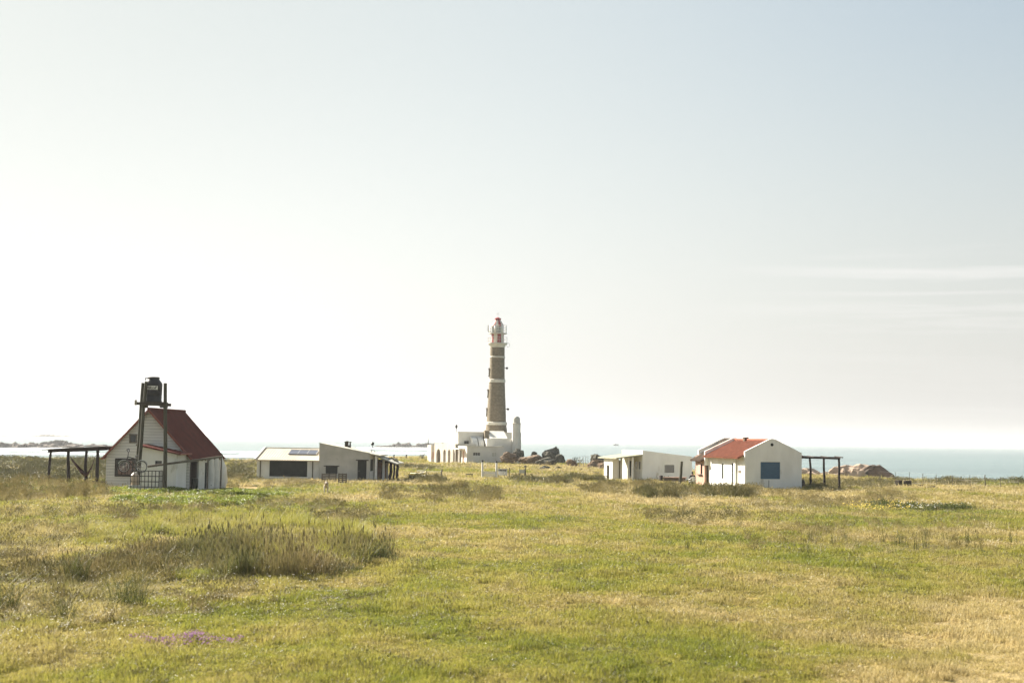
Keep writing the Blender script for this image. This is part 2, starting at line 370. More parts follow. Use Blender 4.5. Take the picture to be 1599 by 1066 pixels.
def scatter(name, label, cat, pts, scl, tint, pick, sources, lean=.12):
    n = len(pts)
    if not n: return
    me = bpy.data.meshes.new(name); me.vertices.add(n); me.vertices.foreach_set('co', np.asarray(pts, np.float32).ravel())
    rot = np.stack([rng.normal(0, lean, n), rng.normal(0, lean, n), rng.uniform(0, 6.283, n)], -1)
    def A(nm, ty, data, key): at = me.attributes.new(nm, ty, 'POINT'); at.data.foreach_set(key, np.ascontiguousarray(data).ravel())
    A('rot', 'FLOAT_VECTOR', rot.astype(np.float32), 'vector'); A('scl', 'FLOAT_VECTOR', np.asarray(scl, np.float32), 'vector')
    A('tint', 'FLOAT', np.asarray(tint, np.float32), 'value'); A('pick', 'INT', np.asarray(pick, np.int32), 'value')
    src = bpy.data.collections.new(name + '_clumps')
    for i, sm in enumerate(sources):
        src.objects.link(bpy.data.objects.new('%s_clump_%02d' % (name, i), sm))
    ng = bpy.data.node_groups.new(name + '_scatter', 'GeometryNodeTree')
    ng.interface.new_socket('Geometry', in_out='INPUT', socket_type='NodeSocketGeometry'); ng.interface.new_socket('Geometry', in_out='OUTPUT', socket_type='NodeSocketGeometry')
    N = ng.nodes.new; L = ng.links.new
    gi = N('NodeGroupInput'); go = N('NodeGroupOutput'); ip = N('GeometryNodeInstanceOnPoints'); ci = N('GeometryNodeCollectionInfo')
    ci.inputs['Collection'].default_value = src; ci.inputs['Separate Children'].default_value = True; ci.inputs['Reset Children'].default_value = True
    def att(nm, ty):
        a = N('GeometryNodeInputNamedAttribute'); a.data_type = ty; a.inputs['Name'].default_value = nm
        return [o for o in a.outputs if o.enabled and o.name == 'Attribute'][0]
    er = N('FunctionNodeEulerToRotation')
    L(att('rot', 'FLOAT_VECTOR'), er.inputs[0]); L(er.outputs[0], ip.inputs['Rotation']); L(att('scl', 'FLOAT_VECTOR'), ip.inputs['Scale'])
    L(att('pick', 'INT'), ip.inputs['Instance Index']); ip.inputs['Pick Instance'].default_value = True
    L(gi.outputs[0], ip.inputs['Points']); L(ci.outputs[0], ip.inputs['Instance']); L(ip.outputs[0], go.inputs[0])
    o = bpy.data.objects.new(name, me); COL.objects.link(o); md = o.modifiers.new('scatter', 'NODES'); md.node_group = ng
    tag(o, label, cat, kind='stuff'); return o
EXCL = []                            # house footprints: (cx, cy, yaw, halfwidth, halfdepth)
def keep(x, y):
    k = np.ones(len(x), bool)
    for cx, cy, a, hw, hd in EXCL:
        dx, dy = x - cx, y - cy; u = dx * math.cos(a) + dy * math.sin(a); v = -dx * math.sin(a) + dy * math.cos(a)
        k &= ~((np.abs(u) < hw) & (np.abs(v) < hd))
    return k
def in_poly(px, py, poly):
    ins = np.zeros(len(px), bool); n = len(poly); j = n - 1
    for i in range(n):
        (xi, yi), (xj, yj) = poly[i], poly[j]
        c = ((yi > py) != (yj > py)) & (px < (xj - xi) * (py - yi) / (yj - yi + 1e-9) + xi); ins ^= c; j = i
    return ins
def poly_points(poly, n, rough=.5):
    """n points of the meadow inside an outline (given on the photo's ground), patchy at its edge"""
    P = np.array(poly, float); lo = P.min(0); hi = P.max(0); out = []
    tot = 0
    while tot < n:
        q = rng.uniform(lo, hi, (n * 3, 2)); q = q[in_poly(q[:, 0], q[:, 1], poly)]
        c = np.stack([(q[:, 0] - 799.5) / FPX, -(q[:, 1] - 533) / FPX, -np.ones(len(q))], -1) @ CRn.T
        t = -CAMZ / c[:, 2]; x = c[:, 0] * t; y = c[:, 1] * t
        for _ in range(3): t = (H(x, y) - CAMZ) / c[:, 2]; t = np.clip(t, 5, 400); x = c[:, 0] * t; y = c[:, 1] * t
        s = fbm(x / 2.2, y / 4.5, 3, 21.0) > 0.30 + rough * .35 * rng.random(len(x))
        s &= keep(x, y); out.append(np.stack([x[s], y[s]], -1)); tot += s.sum()
    p = np.concatenate(out)[:n]
    return p[:, 0], p[:, 1]
def place(x, y, sink=0.0): return np.stack([x, y, H(x, y) - sink], -1)
# ------------------------------------------------------------------ the meadow's plants
EXCL += [(-23.0, 108.5, R(4), 4.6, 5.5), (-18.5, 135, 0, 6.5, 4.6), (12.5, 148.5, R(16.5), 6, 3.5), (20.5, 134.5, R(13), 3.2, 8.5), (-7, 238, R(18), 9, 12)]
TURF = [mesh_of(blades(80, .22, .02, .055, .012, 1.5, 100 + k, M['turf'], .8), 'turf_clump', M['turf']) for k in range(4)] + \
       [mesh_of(blades(64, .20, .04, .10, .011, 1.2, 110 + k, M['turf'], .7), 'turf_clump', M['turf']) for k in range(3)] + \
       [mesh_of(blades(14, .20, .07, .17, .008, 1.0, 120 + k, M['straw'], seedhead=.3), 'turf_clump', M['straw']) for k in range(2)]
def turf():
    n = 150000
    y = (rng.random(n * 2) * (math.sqrt(262) - math.sqrt(19)) + math.sqrt(19)) ** 2
    u = rng.uniform(-.52, .52, len(y)); x = u * y
    px = 799.5 + FPX * u; z = H(x, y)
    ok = keep(x, y) & (z > -1.2) & (rng.random(len(x)) > .55 * wear(x, y))
    x, y, z = x[ok][:n], y[ok][:n], z[ok][:n]
    s = (1 + np.maximum(0, y - 25) / 38) * rng.uniform(.8, 1.3, len(x)); hz = (1 + np.maximum(0, y - 25) / 150) * rng.uniform(.6, 1.35, len(x))
    tuf = fbm(x / 1.1, y / 1.6, 2, 31.0); hz *= .55 + 1.1 * smooth((tuf - .35) / .35)
    d = dryness(x, y)
    pick = np.where(rng.random(len(x)) < .09 + .16 * (d > .6), rng.integers(7, 9, len(x)), np.where(tuf > .52, rng.integers(4, 7, len(x)), rng.integers(0, 4, len(x))))
    scatter('meadow_grass', 'short green and straw grass covering the whole meadow', 'grass', np.stack([x, y, z], -1), np.stack([s, s, hz * 1.15], -1), d * .95 + rng.normal(0, .07, len(x)), pick, TURF)
turf()

TALL = [mesh_of(blades(46, .26, .45, 1.0, .013, .45, 200 + k, M['straw'], seedhead=.45), 'tall_clump', M['straw']) for k in range(4)]
RUSH = [mesh_of(blades(26, .30, .35, 1.0, .012, .38, 220 + k, M['rush'], .2, seedhead=.06), 'rush_clump', M['rush']) for k in range(4)]
BENT = [mesh_of(blades(42, .28, .45, .9, .014, .95, 240 + k, M['turf'], .6), 'bent_clump', M['turf']) for k in range(3)]
LUSH = [mesh_of(leaves(90, .34, .34, .34, .055, 260 + k, .5), 'lush_clump', M['lush']) for k in range(3)]
DARK = [mesh_of(leaves(90, .34, .34, .40, .06, 270 + k, .4), 'dark_clump', M['dark_leaf']) for k in range(3)]
def patch(name, label, cat, specs, src, lean=.1):
    P = []; Sc = []; T = []; K = []
    for poly, n, h, tint, wide in specs:
        x, y = poly_points(poly, n)
        s = rng.uniform(.75, 1.3, n) * wide
        g = .55 + .9 * smooth((fbm(x / 1.5, y / 3, 2, 41.0) - .3) / .4)
        P.append(place(x, y)); Sc.append(np.stack([s, s, h * rng.uniform(.7, 1.2, n) * g], -1)); T.append(tint + .5 * (fbm(x / 2, y / 3, 2, 51.0) - .5) + rng.normal(0, .08, n)); K.append(rng.integers(0, len(src), n))
    scatter(name, label, cat, np.concatenate(P), np.concatenate(Sc), np.concatenate(T), np.concatenate(K), src, lean)

patch('rush_bed', 'tall brown green rushes standing in a bed in the left foreground', 'rushes', [
    ([(300, 872), (420, 842), (560, 852), (606, 872), (592, 892), (480, 902), (385, 906), (310, 890)], 430, .80, .50, 1.1),
    ([(210, 868), (260, 838), (420, 838), (350, 880), (290, 885)], 170, .60, .58, 1.1),
    ([(500, 880), (606, 872), (610, 888), (520, 896)], 60, .5, .05, 1.0)], RUSH)
patch('bent_grass', 'long pale green grass bent by wind behind the rush bed', 'grass', [
    ([(130, 825), (300, 812), (480, 815), (555, 828), (575, 856), (420, 850), (230, 858), (140, 850)], 1700, .66, .40, 1.0), ([(330, 830), (560, 840), (590, 880), (430, 880)], 380, .62, .34, 1.0),
    ([(0, 800), (150, 795), (180, 850), (0, 870)], 700, .42, .62, 1.0), ([(0, 860), (330, 850), (340, 890), (230, 960), (0, 1000)], 520, .30, .66, 1.0)], BENT)
patch('sparse_rushes', 'thin brown stems scattered through the dry grass at left', 'rushes', [
    ([(0, 815), (320, 800), (340, 880), (230, 930), (0, 960)], 190, .62, .55, .75),
    ([(0, 790), (320, 785), (330, 820), (0, 835)], 130, .5, .7, .9), ([(300, 830), (640, 840), (640, 900), (300, 915)], 60, .5, .6, .9), ([(-20, 848), (160, 842), (340, 848), (330, 895), (150, 905), (-20, 905)], 300, .50, .58, .8)], RUSH)
patch('lush_weeds', 'bright green low weeds in front of the red roofed cottage', 'weeds', [
    ([(168, 766), (300, 764), (440, 764), (450, 776), (370, 792), (250, 794), (178, 784)], 1300, .8, .5, 1.0)], LUSH)
patch('thistle_scrub', 'grey green thistles and weeds around the cottage pergola', 'weeds', [
    ([(0, 752), (166, 754), (172, 772), (0, 778)], 420, .95, .5, .9), ([(345, 745), (398, 746), (430, 764), (350, 766)], 120, .8, .5, .9)], DARK)
patch('weed_stalks', 'dry pale stalks and seed heads standing among the thistles at left', 'grass', [
    ([(-20, 752), (166, 754), (172, 778), (-20, 786)], 520, .62, .6, .9), ([(340, 745), (400, 746), (430, 766), (350, 770)], 160, .5, .6, .9)], TALL)
patch('coastal_scrub', 'brown tall grass covering the ground behind the left cottage', 'grass', [
    ([(-40, 716), (168, 716), (168, 752), (-40, 752)], 2600, .55, .16, 2.4), ([(345, 722), (400, 722), (400, 752), (345, 752)], 450, .5, .2, 2.0),
    ([(400, 746), (500, 748), (510, 760), (420, 766)], 240, .30, .65, 1.1), ([(618, 729), (692, 731), (692, 736), (618, 735)], 220, .45, .30, 1.8)], TALL)
patch('brown_grass', 'golden brown tall grass tufts in the middle of the meadow', 'grass', [
    ([(590, 770), (640, 764), (720, 762), (785, 768), (778, 782), (690, 785), (600, 783)], 330, .48, .42, 1.0),
    ([(636, 750), (696, 750), (696, 756), (636, 756)], 130, .5, .2, 1.2),
    ([(700, 728), (770, 730), (760, 735), (705, 734)], 50, .35, .3, 1.5),
    ([(790, 750), (900, 748), (945, 750), (940, 758), (860, 758), (800, 754)], 420, .52, .26, 1.2),
    ([(880, 762), (1000, 758), (1060, 762), (1060, 772), (980, 776), (910, 770)], 500, .48, .50, 1.1),
    ([(975, 772), (1060, 768), (1100, 768), (1180, 772), (1175, 779), (1010, 780)], 520, .64, .22, 1.1),
    ([(1050, 766), (1190, 766), (1180, 778), (1060, 778)], 260, .55, .52, 1.1),
    ([(1000, 792), (1180, 788), (1210, 802), (1080, 822), (1010, 815)], 170, .30, .42, 1.0),
    ([(1160, 768), (1400, 766), (1440, 790), (1180, 800)], 460, .42, .60, 1.0),
    ([(1390, 751), (1640, 748), (1640, 759), (1400, 760)], 1100, .44, .24, 1.4),
    ([(1250, 754), (1400, 752), (1400, 764), (1320, 766), (1250, 764)], 460, .48, .32, 1.2),
    ([(1150, 795), (1420, 795), (1560, 810), (1560, 870), (1150, 860)], 330, .36, .60, .7),
    ([(820, 726), (945, 728), (945, 742), (820, 742)], 240, .28, .5, 1.4)], TALL)
patch('edge_scrub', 'dark bushy growth along the right end of the meadow', 'scrub', [
    ([(1550, 746), (1680, 742), (1680, 758), (1550, 757)], 170, 1.35, .2, 1.6), ([(1000, 774), (1130, 772), (1180, 776), (1010, 780)], 90, .7, .15, 1.1), ([(850, 750), (900, 749), (905, 756), (850, 757)], 60, 1.0, .15, 1.3)], DARK)
patch('flower_leaves', 'dark leafy plants of the flower patch on the right', 'plants', [
    ([(1345, 792), (1420, 788), (1500, 790), (1528, 796), (1500, 801), (1400, 801)], 420, .95, .18, .8)], DARK)
patch('rough_grass', 'olive brown rough grass spreading over the left of the meadow', 'grass', [
    ([(-20, 795), (200, 790), (330, 800), (340, 870), (250, 905), (-20, 915)], 1000, .30, .42, .9),
    ([(-20, 890), (260, 890), (420, 905), (330, 960), (-20, 985)], 480, .18, .55, .8),
    ([(590, 880), (660, 890), (700, 930), (520, 960), (430, 930), (480, 905)], 70, .10, .45, .7),
    ([(300, 770), (520, 786), (620, 812), (560, 822), (300, 800)], 420, .30, .45, .9)], TALL)
# dark little tussocks, rosettes and dead bits that break up the turf
TUSS = [mesh_of(blades(46, .12, .06, .16, .010, .9, 300 + k, M['rush'], .3), 'tussock_clump', M['rush']) for k in range(3)] + [mesh_of(leaves(26, .10, .10, .07, .028, 310 + k, .3), 'tussock_clump', M['dark_leaf']) for k in range(3)]
def tussocks():
    n = 5200; y = (rng.random(n) * (math.sqrt(120) - math.sqrt(21)) + math.sqrt(21)) ** 2; x = rng.uniform(-.5, .5, n) * y
    k = keep(x, y) & (fbm(x / 3.5, y / 4.5, 3, 61.0) > .48) & (wear(x, y) < .3); x, y = x[k], y[k]; n = len(x)
    s = rng.uniform(.5, 1.5, n) * (1 + np.maximum(0, y - 30) / 70)
    scatter('tussocks', 'small dark tussocks and leafy rosettes dotted through the short turf', 'grass', place(x, y), np.stack([s, s, s * rng.uniform(.4, .9, n)], -1), rng.uniform(.1, .75, n), rng.integers(0, 6, n), TUSS)
tussocks()

def flowers(name, label, poly, n, h0, h1, size, matname, patchy=.5):
    x, y = poly_points(poly, n, patchy); z = H(x, y); b = MB()
    for i in range(n):
        c = Vector((x[i], y[i], z[i] + rnd.uniform(h0, h1)))
        for k in range(3):
            u = Vector((rnd.gauss(0, 1), rnd.gauss(0, 1), rnd.gauss(0, .6))).normalized(); v = u.orthogonal().normalized(); s = size * rnd.uniform(.6, 1.2); q = c + Vector((rnd.gauss(0, size), rnd.gauss(0, size), rnd.gauss(0, size * .6)))
            b.add([q - u * s, q - v * s, q + u * s, q + v * s], [(0, 1, 2, 3)])
    me = mesh_of(b, name, M[matname]); o = bpy.data.objects.new(name, me); COL.objects.link(o); tag(o, label, 'flowers', kind='stuff')
flowers('pink_flowers', 'patch of small purple pink flowers in the left foreground grass', [(196, 1003), (222, 999), (240, 1006), (262, 1001), (285, 995), (312, 992), (330, 1000), (352, 1004), (380, 1001), (366, 1009), (335, 1008), (322, 1017), (290, 1013), (262, 1022), (246, 1012), (222, 1009)], 620, .05, .15, .014, 'petal_pink', .8)
flowers('yellow_flowers', 'yellow flowers at the edge of the dark leafy patch', [(1310, 790), (1400, 787), (1440, 792), (1420, 801), (1330, 800)], 260, .2, .45, .035, 'petal_yellow')
flowers('white_flowers', 'small white blooms dotted over the meadow and leafy patch', [(1400, 789), (1500, 790), (1525, 796), (1480, 801), (1400, 801)], 70, .3, .5, .035, 'petal_glint_white')
flowers('daisy_and_glint_specks', 'tiny white daisies and painted glints scattered through the foreground grass', [(0, 860), (500, 900), (1000, 880), (1400, 950), (1100, 1066), (0, 1066)], 300, .05, .14, .010, 'petal_glint_white')  # flecks serve both as daisies and as painted glints on the blades
flowers('grass_glints', 'tiny white flecks painting the glints in the rough grass at left', [(0, 790), (560, 800), (600, 880), (520, 960), (0, 1060)], 900, .12, .45, .010, 'petal_glint_white')  # white flecks stand for light glinting on the grass

# single tufts that can be told apart
def tuft(name, label, px, py, h, rad, n, seed, group=None, mat='rush_single', lean=.95):
    p = ground_at(px, py); b = blades(int(n * .7), rad * .7, h * .3, h * 1.1, .013, lean, seed, None, .25, 0)
    o = bpy.data.objects.new(name, mesh_of(b, name, M[mat])); COL.objects.link(o); o.location = p; tag(o, label, 'grass tuft', group); return o
tuft('rush_tuft', 'wide dark green rush tuft nearest to the purple flowers', 200, 952, 1.1, .62, 260, 1, 'foreground rush tufts')
tuft('rush_tuft', 'narrow dark rush tuft left of the widest foreground tuft', 98, 974, .85, .36, 130, 2, 'foreground rush tufts')
tuft('rush_tuft', 'spreading rush tuft standing alone left of the tall rush bed', 120, 910, 1.2, .42, 180, 3, 'foreground rush tufts')
tuft('rush_tuft', 'thin pale rush tuft at the very left edge of the meadow', 8, 954, 1.1, .45, 130, 4, 'foreground rush tufts')
tuft('rush_tuft', 'small rush tuft between the spreading tuft and the rush bed', 265, 903, .8, .3, 80, 5, 'foreground rush tufts')
row = [(1019, 842, .55), (1075, 858, .7), (1095, 855, .5), (1140, 852, .5), (1230, 852, .6), (1258, 866, .8), (1265, 846, .55), (1320, 846, .6), (1333, 858, .75), (1378, 850, .9), (1402, 854, .95), (1412, 856, .8), (1430, 862, .9), (1446, 860, 1.25), (1476, 845, .6), (1510, 852, .9), (1530, 864, .6), (1582, 850, .8), (1485, 850, .5), (1300, 850, .45)]
for i, (px, py, h) in enumerate(row):
    tuft('stem_tuft', 'thin upright tuft of dark stems in the loose row across the right meadow', px, py, h, .16 + .05 * (i % 3), 26 + 7 * (i % 4), 30 + i, 'stem tufts across the right meadow', lean=.3)
# ------------------------------------------------------------------ helpers for buildings
def window(parent, x0, x1, z0, z1, y, frame_mat, pane_mat, cols=1, rows=1, fw=.06, proud=.05, name='window'):
    """window whose casing stands proud of a wall plane at local y (facing -y); pane is a child"""
    b = MB()
    b.box(x0 - fw, x0, y - proud, y + .05, z0 - fw, z1 + fw); b.box(x1, x1 + fw, y - proud, y + .05, z0 - fw, z1 + fw)
    b.box(x0, x1, y - proud, y + .05, z1, z1 + fw); b.box(x0, x1, y - proud, y + .05, z0 - fw, z0)
    for i in range(1, cols): c = x0 + (x1 - x0) * i / cols; b.box(c - .02, c + .02, y - proud + .015, y + .03, z0, z1)
    for i in range(1, rows): c = z0 + (z1 - z0) * i / rows; b.box(x0, x1, y - proud + .018, y + .028, c - .02, c + .02)
    w = b.build(name, frame_mat, parent)
    MB().box(x0, x1, y - .012, y + .02, z0, z1).build('pane', pane_mat, w)
    return w
def roof_sheet(p00, p10, p11, p01, t, ribs, amp, nv=2, step=0.0):
    """corrugated roof: p00-p10 along the eave, p01-p11 along the ridge; sheet with ribs running down the slope and thickness t"""
    p00, p10, p11, p01 = map(Vector, (p00, p10, p11, p01)); nrm = (p10 - p00).cross(p01 - p00).normalized()
    if nrm.z < 0: nrm = -nrm
    nu = ribs * 6; vs = []; fs = []
    for side in (0, 1):
        for j in range(nv + 1):
            for i in range(nu + 1):
                u = i / nu; v = j / nv
                p = (p00 * (1 - u) + p10 * u) * (1 - v) + (p01 * (1 - u) + p11 * u) * v
                w = amp * math.sin(2 * math.pi * ribs * u)
                vs.append(p + nrm * (w + (0 if side == 0 else -t)))
    m = (nu + 1) * (nv + 1)
    for j in range(nv):
        for i in range(nu):
            a = j * (nu + 1) + i; q = (a, a + 1, a + nu + 2, a + nu + 1); fs.append(q); fs.append(tuple(m + k for k in q[::-1]))
    for i in range(nu):
        a, c = i, nv * (nu + 1) + i; fs.append((a, m + a, m + a + 1, a + 1)); fs.append((c, c + 1, m + c + 1, m + c))
    for j in range(nv):
        a = j * (nu + 1); c = a + nu; fs.append((a, a + nu + 1, m + a + nu + 1, m + a)); fs.append((c, m + c, m + c + nu + 1, c + nu + 1))
    return MB().add(vs, fs)

# ------------------------------------------------------------------ red roofed cottage on the left (local x right, y back, origin at the gable's left corner)
YA = 105.0
ax0 = xat(165, 760, YA); gz = Hs(ax0 + 3, YA + 2)
A = thing('cottage', 'white clapboard cottage with steep dark red roof behind the water tower', 'house', (ax0, YA, gz), R(-4))
WA, EA, PA, LA = 6.25, 2.5, 5.85, 8.4
b = MB(); n = 27; bh = (PA - .1) / n
sl = lambda z: 0 if z < EA else (z - EA) / (PA - EA) * WA / 2
for i in range(n):                   # lapped boards of the gable
    z0, z1 = i * bh, (i + 1) * bh; a0, a1 = sl(z0), sl(z1)
    zg = z0 + .022; ag = sl(zg)
    b.hexa([(ag, -.075, zg), (WA - ag, -.075, zg), (WA - ag, -.01, zg), (ag, -.01, zg), (a1, -.03, z1), (WA - a1, -.03, z1), (WA - a1, -.01, z1), (a1, -.01, z1)])
gw = b.build('gable_wall', M['clapboard'], A)
b = MB(); b.wall(0, WA, [(0, EA), (WA / 2, PA - .1), (WA, EA)], .12, [], (0, -.008, 0), (1, 0)); b.build('gap_shadow_backing', surf('gap_shadow_grey', (.30, .285, .26)), gw)  # darker grey behind the gaps paints the shadow lines of the boards
b = MB(); b.wall(.12, LA, [(0, EA), (LA, EA)], .14, [], (.14, 0, 0), (0, 1)); b.box(.15, WA - .15, LA - .14, LA, 0, EA)
b.wall(0, WA, [(0, EA), (WA / 2, PA - .1), (WA, EA)], .12, [], (0, LA, 0), (1, 0), EA)
b.build('back_wall', M['whitewash'], A)
b = MB(); b.wall(2.4, LA - .02, [(0, EA - .1), (LA, EA - .1)], .16, [(4.0, 4.55, .02, 2.0)], (WA - .02, 0, 0), (0, 1))
b.tube([(WA + .12, 6.1, 0), (WA + .16, 6.1, 1.2), (WA + .1, 6.1, 2.3)], [.42, .40, .34], 12); b.tube([(WA + .1, 7.5, 0), (WA + .2, 7.5, .5), (WA + .16, 7.5, 1.5), (WA + .02, 7.5, 2.3)], [.52, .6, .52, .3], 14); b.tube([(WA + .1, 4.9, 0), (WA + .12, 4.95, 1.2), (WA + .05, 5.0, 2.3)], [.36, .34, .3], 12)
b.build('side_wall', M['whitewash'], A, label='whitewashed side wall with rounded bulges')
MB().box(WA - .12, WA - .04, 3.95, 4.6, .02, 2.02).build('door', M['dark_void'], A)
ov, e = .3, .28
xl, xr = -e, WA + e; ze = EA - e * (PA - EA) / (WA / 2)
rb = MB()
rb.add(*(lambda q: (q.v, q.f))(roof_sheet((xl, -ov, ze + .08), (xl, LA + .25, ze + .08), (WA / 2, LA + .25, PA + .08), (WA / 2, -ov, PA + .08), .07, 34, .014)))
rb.add(*(lambda q: (q.v, q.f))(roof_sheet((xr, LA + .25, ze + .08), (xr, -ov, ze + .08), (WA / 2, -ov, PA + .08), (WA / 2, LA + .25, PA + .08), .07, 34, .014)))
rf = rb.build('roof', M['red_sheet'], A)
c = MB(); c.tube([(WA / 2, -ov - .02, PA + .1), (WA / 2, LA + .27, PA + .1)], .1, 10); c.build('ridge_cap', M['red_sheet'], rf)
c = MB(); c.bar((xl, -ov - .03, ze), (WA / 2, -ov - .03, PA), .05, .14); c.bar((xr, -ov - .03, ze), (WA / 2, -ov - .03, PA), .05, .14); c.build('barge_board', M['red_sheet_edge'], rf)
for k in range(9):
    yy = .2 + k * (LA - .4) / 8
    MB().bar((WA + .3, yy, ze - .03), (WA - .1, yy, EA - .02), .07, .1).build('rafter', M['pale_wood'], rf); MB().bar((-.3, yy, ze - .03), (.1, yy, EA - .02), .07, .1).build('rafter', M['pale_wood'], rf)
f = 105 / FPX
wx = lambda px: (px - 165) * f
window(A, wx(202.5), wx(211), zat(206, 689.5, YA) - gz, zat(206, 679, YA) - gz, -.07, M['grey_wood'], M['window_glass'], fw=.09)
w = window(A, wx(181.5), wx(217), zat(200, 741.5, YA) - gz, zat(200, 717.5, YA) - gz, -.07, M['dark_wood'], M['window_glass'], 4, 2, fw=.1)
c = MB()
for (q0, q1, z0, z1) in ((.08, .38, .05, .62), (.42, .70, .05, .95), (.74, .97, .05, .75)):
    X0, X1 = wx(181.5), wx(217); Z0, Z1 = zat(200, 741.5, YA) - gz, zat(200, 717.5, YA) - gz
    c.box(X0 + (X1 - X0) * q0, X0 + (X1 - X0) * q1, -.098, -.088, Z0 + (Z1 - Z0) * z0, Z0 + (Z1 - Z0) * z1)
c.build('curtain', surf('curtain_pink', (.22, .15, .125), (.14, .09, .08), 4, .9, stretch=(6, 1, 1)), w)
# lean-to room in front of the right half of the gable
ln = MB(); lx0, lx1, ld = 3.28, 6.02, 2.5
h0, h1 = 3.25, 2.72
ln.wall(lx0, lx1, [(lx0, h0), (lx1, h1)], .15, [(4.45, 4.95, 1.93, 2.2)], (0, -ld, 0), (1, 0))
ln.wall(.15, ld - .06, [(0, h1), (ld, h1)], .15, [], (lx1, -ld, 0), (0, 1)); ln.wall(.15, ld - .06, [(0, h0), (ld, h0)], .15, [], (lx0 + .15, -ld, 0), (0, 1))
lt = ln.build('lean_to', M['whitewash_clean'], A)
MB().box(4.45, 4.95, -ld + .06, -ld + .1, 1.93, 2.2).build('window', M['window_glass'], lt)
q = roof_sheet((lx1 + .35, -.06, h1 + .02), (lx1 + .35, -ld - .3, h1 + .02), (lx0 - .15, -ld - .3, h0 + .12), (lx0 - .15, -.06, h0 + .12), .1, 12, .012)
q.build('roof', M['red_sheet'], lt)
MB().bar((lx1 + .38, -ld - .33, h1 - .02), (lx1 + .38, -.1, h1 - .02), .05, .12).build('fascia', M['red_sheet_edge'], lt)
# gutter pole that leads rain water from the eave to the caged tank
gi = A.matrix_basis.inverted() if False else Matrix.Translation(A.location) @ Matrix.Rotation(R(-4), 4, 'Z')
gi = gi.inverted(); ga, gb = gi @ at_depth(231, 728, 100), gi @ at_depth(347.5, 712.5, 104)
MB().bar(ga, gb, .12, .15).build('gutter', M['grey_wood'], A)
for t in (.80, .985):
    q = ga.lerp(gb, t); MB().tube([(q.x, q.y, -.2), (q.x, q.y, q.z - .06)], .06, 7).build('gutter_post', M['grey_wood'], A)

# ------------------------------------------------------------------ pergola with hammock at the left of the cottage
def post(b, x, y, z0, z1, r, dx=0, dy=0, n=8, seed=0):
    q = random.Random(seed); pts = []
    for k in range(5): t = k / 4; pts.append((x + dx * (1 - t) + q.uniform(-1, 1) * r * .35, y + dy * (1 - t), z0 + (z1 - z0) * t))
    return b.tube(pts, [r * (1.12 - .2 * k / 4) for k in range(5)], n)
pY = 110.0
P0 = at_depth(120, 757, pY); pz = Hs(P0.x, pY)
Pg = thing('pergola', 'dark wooden pergola with flat roof against the clapboard cottage', 'pergola', (P0.x, pY, pz))
for k, (px0, px1, Y, r) in enumerate(((79.5, 74.5, 109.5, .105), (107, 106, 113.5, .13), (135, 133.5, 112.5, .12), (152.5, 151.5, 108.8, .13))):
    top = at_depth(px0, 703, Y); bt = at_depth(px1, 756, Y)
    post(MB(), top.x - P0.x, Y - pY, Hs(top.x, Y) - pz - .2, 2.62 + .28 * (px0 - 72) / 95, r, bt.x - top.x, 0, 8, k).build('post', M['dark_wood'], Pg)
xa, xb = xat(72, 702, 109) - P0.x, xat(166, 697, 109) - P0.x
for Y in (109.2, 113.4): MB().bar((xa + .1, Y - pY, 2.66), (xb + .1, Y - pY, 2.94), .16, .2).build('beam', M['dark_wood'], Pg)
b = MB()
for k in range(16):
    t = k / 15; x = xa + (xb - xa) * t; b.bar((x, 108.4 - pY, 2.80 + .28 * t), (x + rnd.uniform(-.1, .1), 114.2 - pY, 2.80 + .28 * t), .32, .07)
b.build('roof', M['old_wood'], Pg)
# hammock
hA, hB = at_depth(110, 712, 112), at_depth(149, 711, 110.5)
hm = thing('hammock', 'dark red cloth hammock hanging slack between the pergola posts', 'hammock', ((hA.x + hB.x) / 2, 111.2, Hs((hA.x + hB.x) / 2, 111)))
o = Vector(hm.location)
def sag(t, low, mid): p = hA.lerp(hB, t); p.z = p.z - low * (1 - abs((t - mid) / (mid if t < mid else 1 - mid)) ** 1.6); return p - o
b = MB(); vs = []; fs = []
for i in range(17):
    t = .12 + .72 * i / 16; wdt = .08 + .30 * math.sin(math.pi * i / 16) ** 1.2; c0 = sag(t, 1.62, .66)
    for k in range(7): s = (k / 6 - .5) * 2; vs.append((c0.x, c0.y + s * wdt, c0.z + abs(s) ** 1.5 * (.08 + .5 * wdt)))
for i in range(16):
    for k in range(6): a = i * 7 + k; fs.append((a, a + 1, a + 8, a + 7))
b.add(vs, fs); cl = b.build('cloth', M['hammock_cloth'], hm); md = cl.modifiers.new('thickness', 'SOLIDIFY'); md.thickness = .03
MB().tube([hA - o, sag(.06, 1.62, .66), sag(.13, 1.62, .66)], [.02, .03, .05], 6).build('rope', M['hammock_cloth'], hm)
MB().tube([hB - o, sag(.92, 1.62, .66), sag(.83, 1.62, .66)], [.02, .03, .06], 6).build('rope', M['hammock_cloth'], hm)
p = at_depth(158, 746, 109)
lg = thing('log', 'long bare branch lying between pergola post and clapboard wall', 'branch', (p.x, 109, Hs(p.x, 109)))
MB().tube([(-.7, 0, .45), (-.2, .1, .38), (.3, .05, .40), (.75, -.05, .5)], [.05, .06, .06, .05], 7).build('branch', M['old_wood'], lg)
MB().tube([(-.45, .05, -.1), (-.4, .06, .42)], .05, 6).build('leg', M['old_wood'], lg); MB().tube([(.5, 0, -.1), (.5, .03, .43)], .05, 6).build('leg', M['old_wood'], lg)

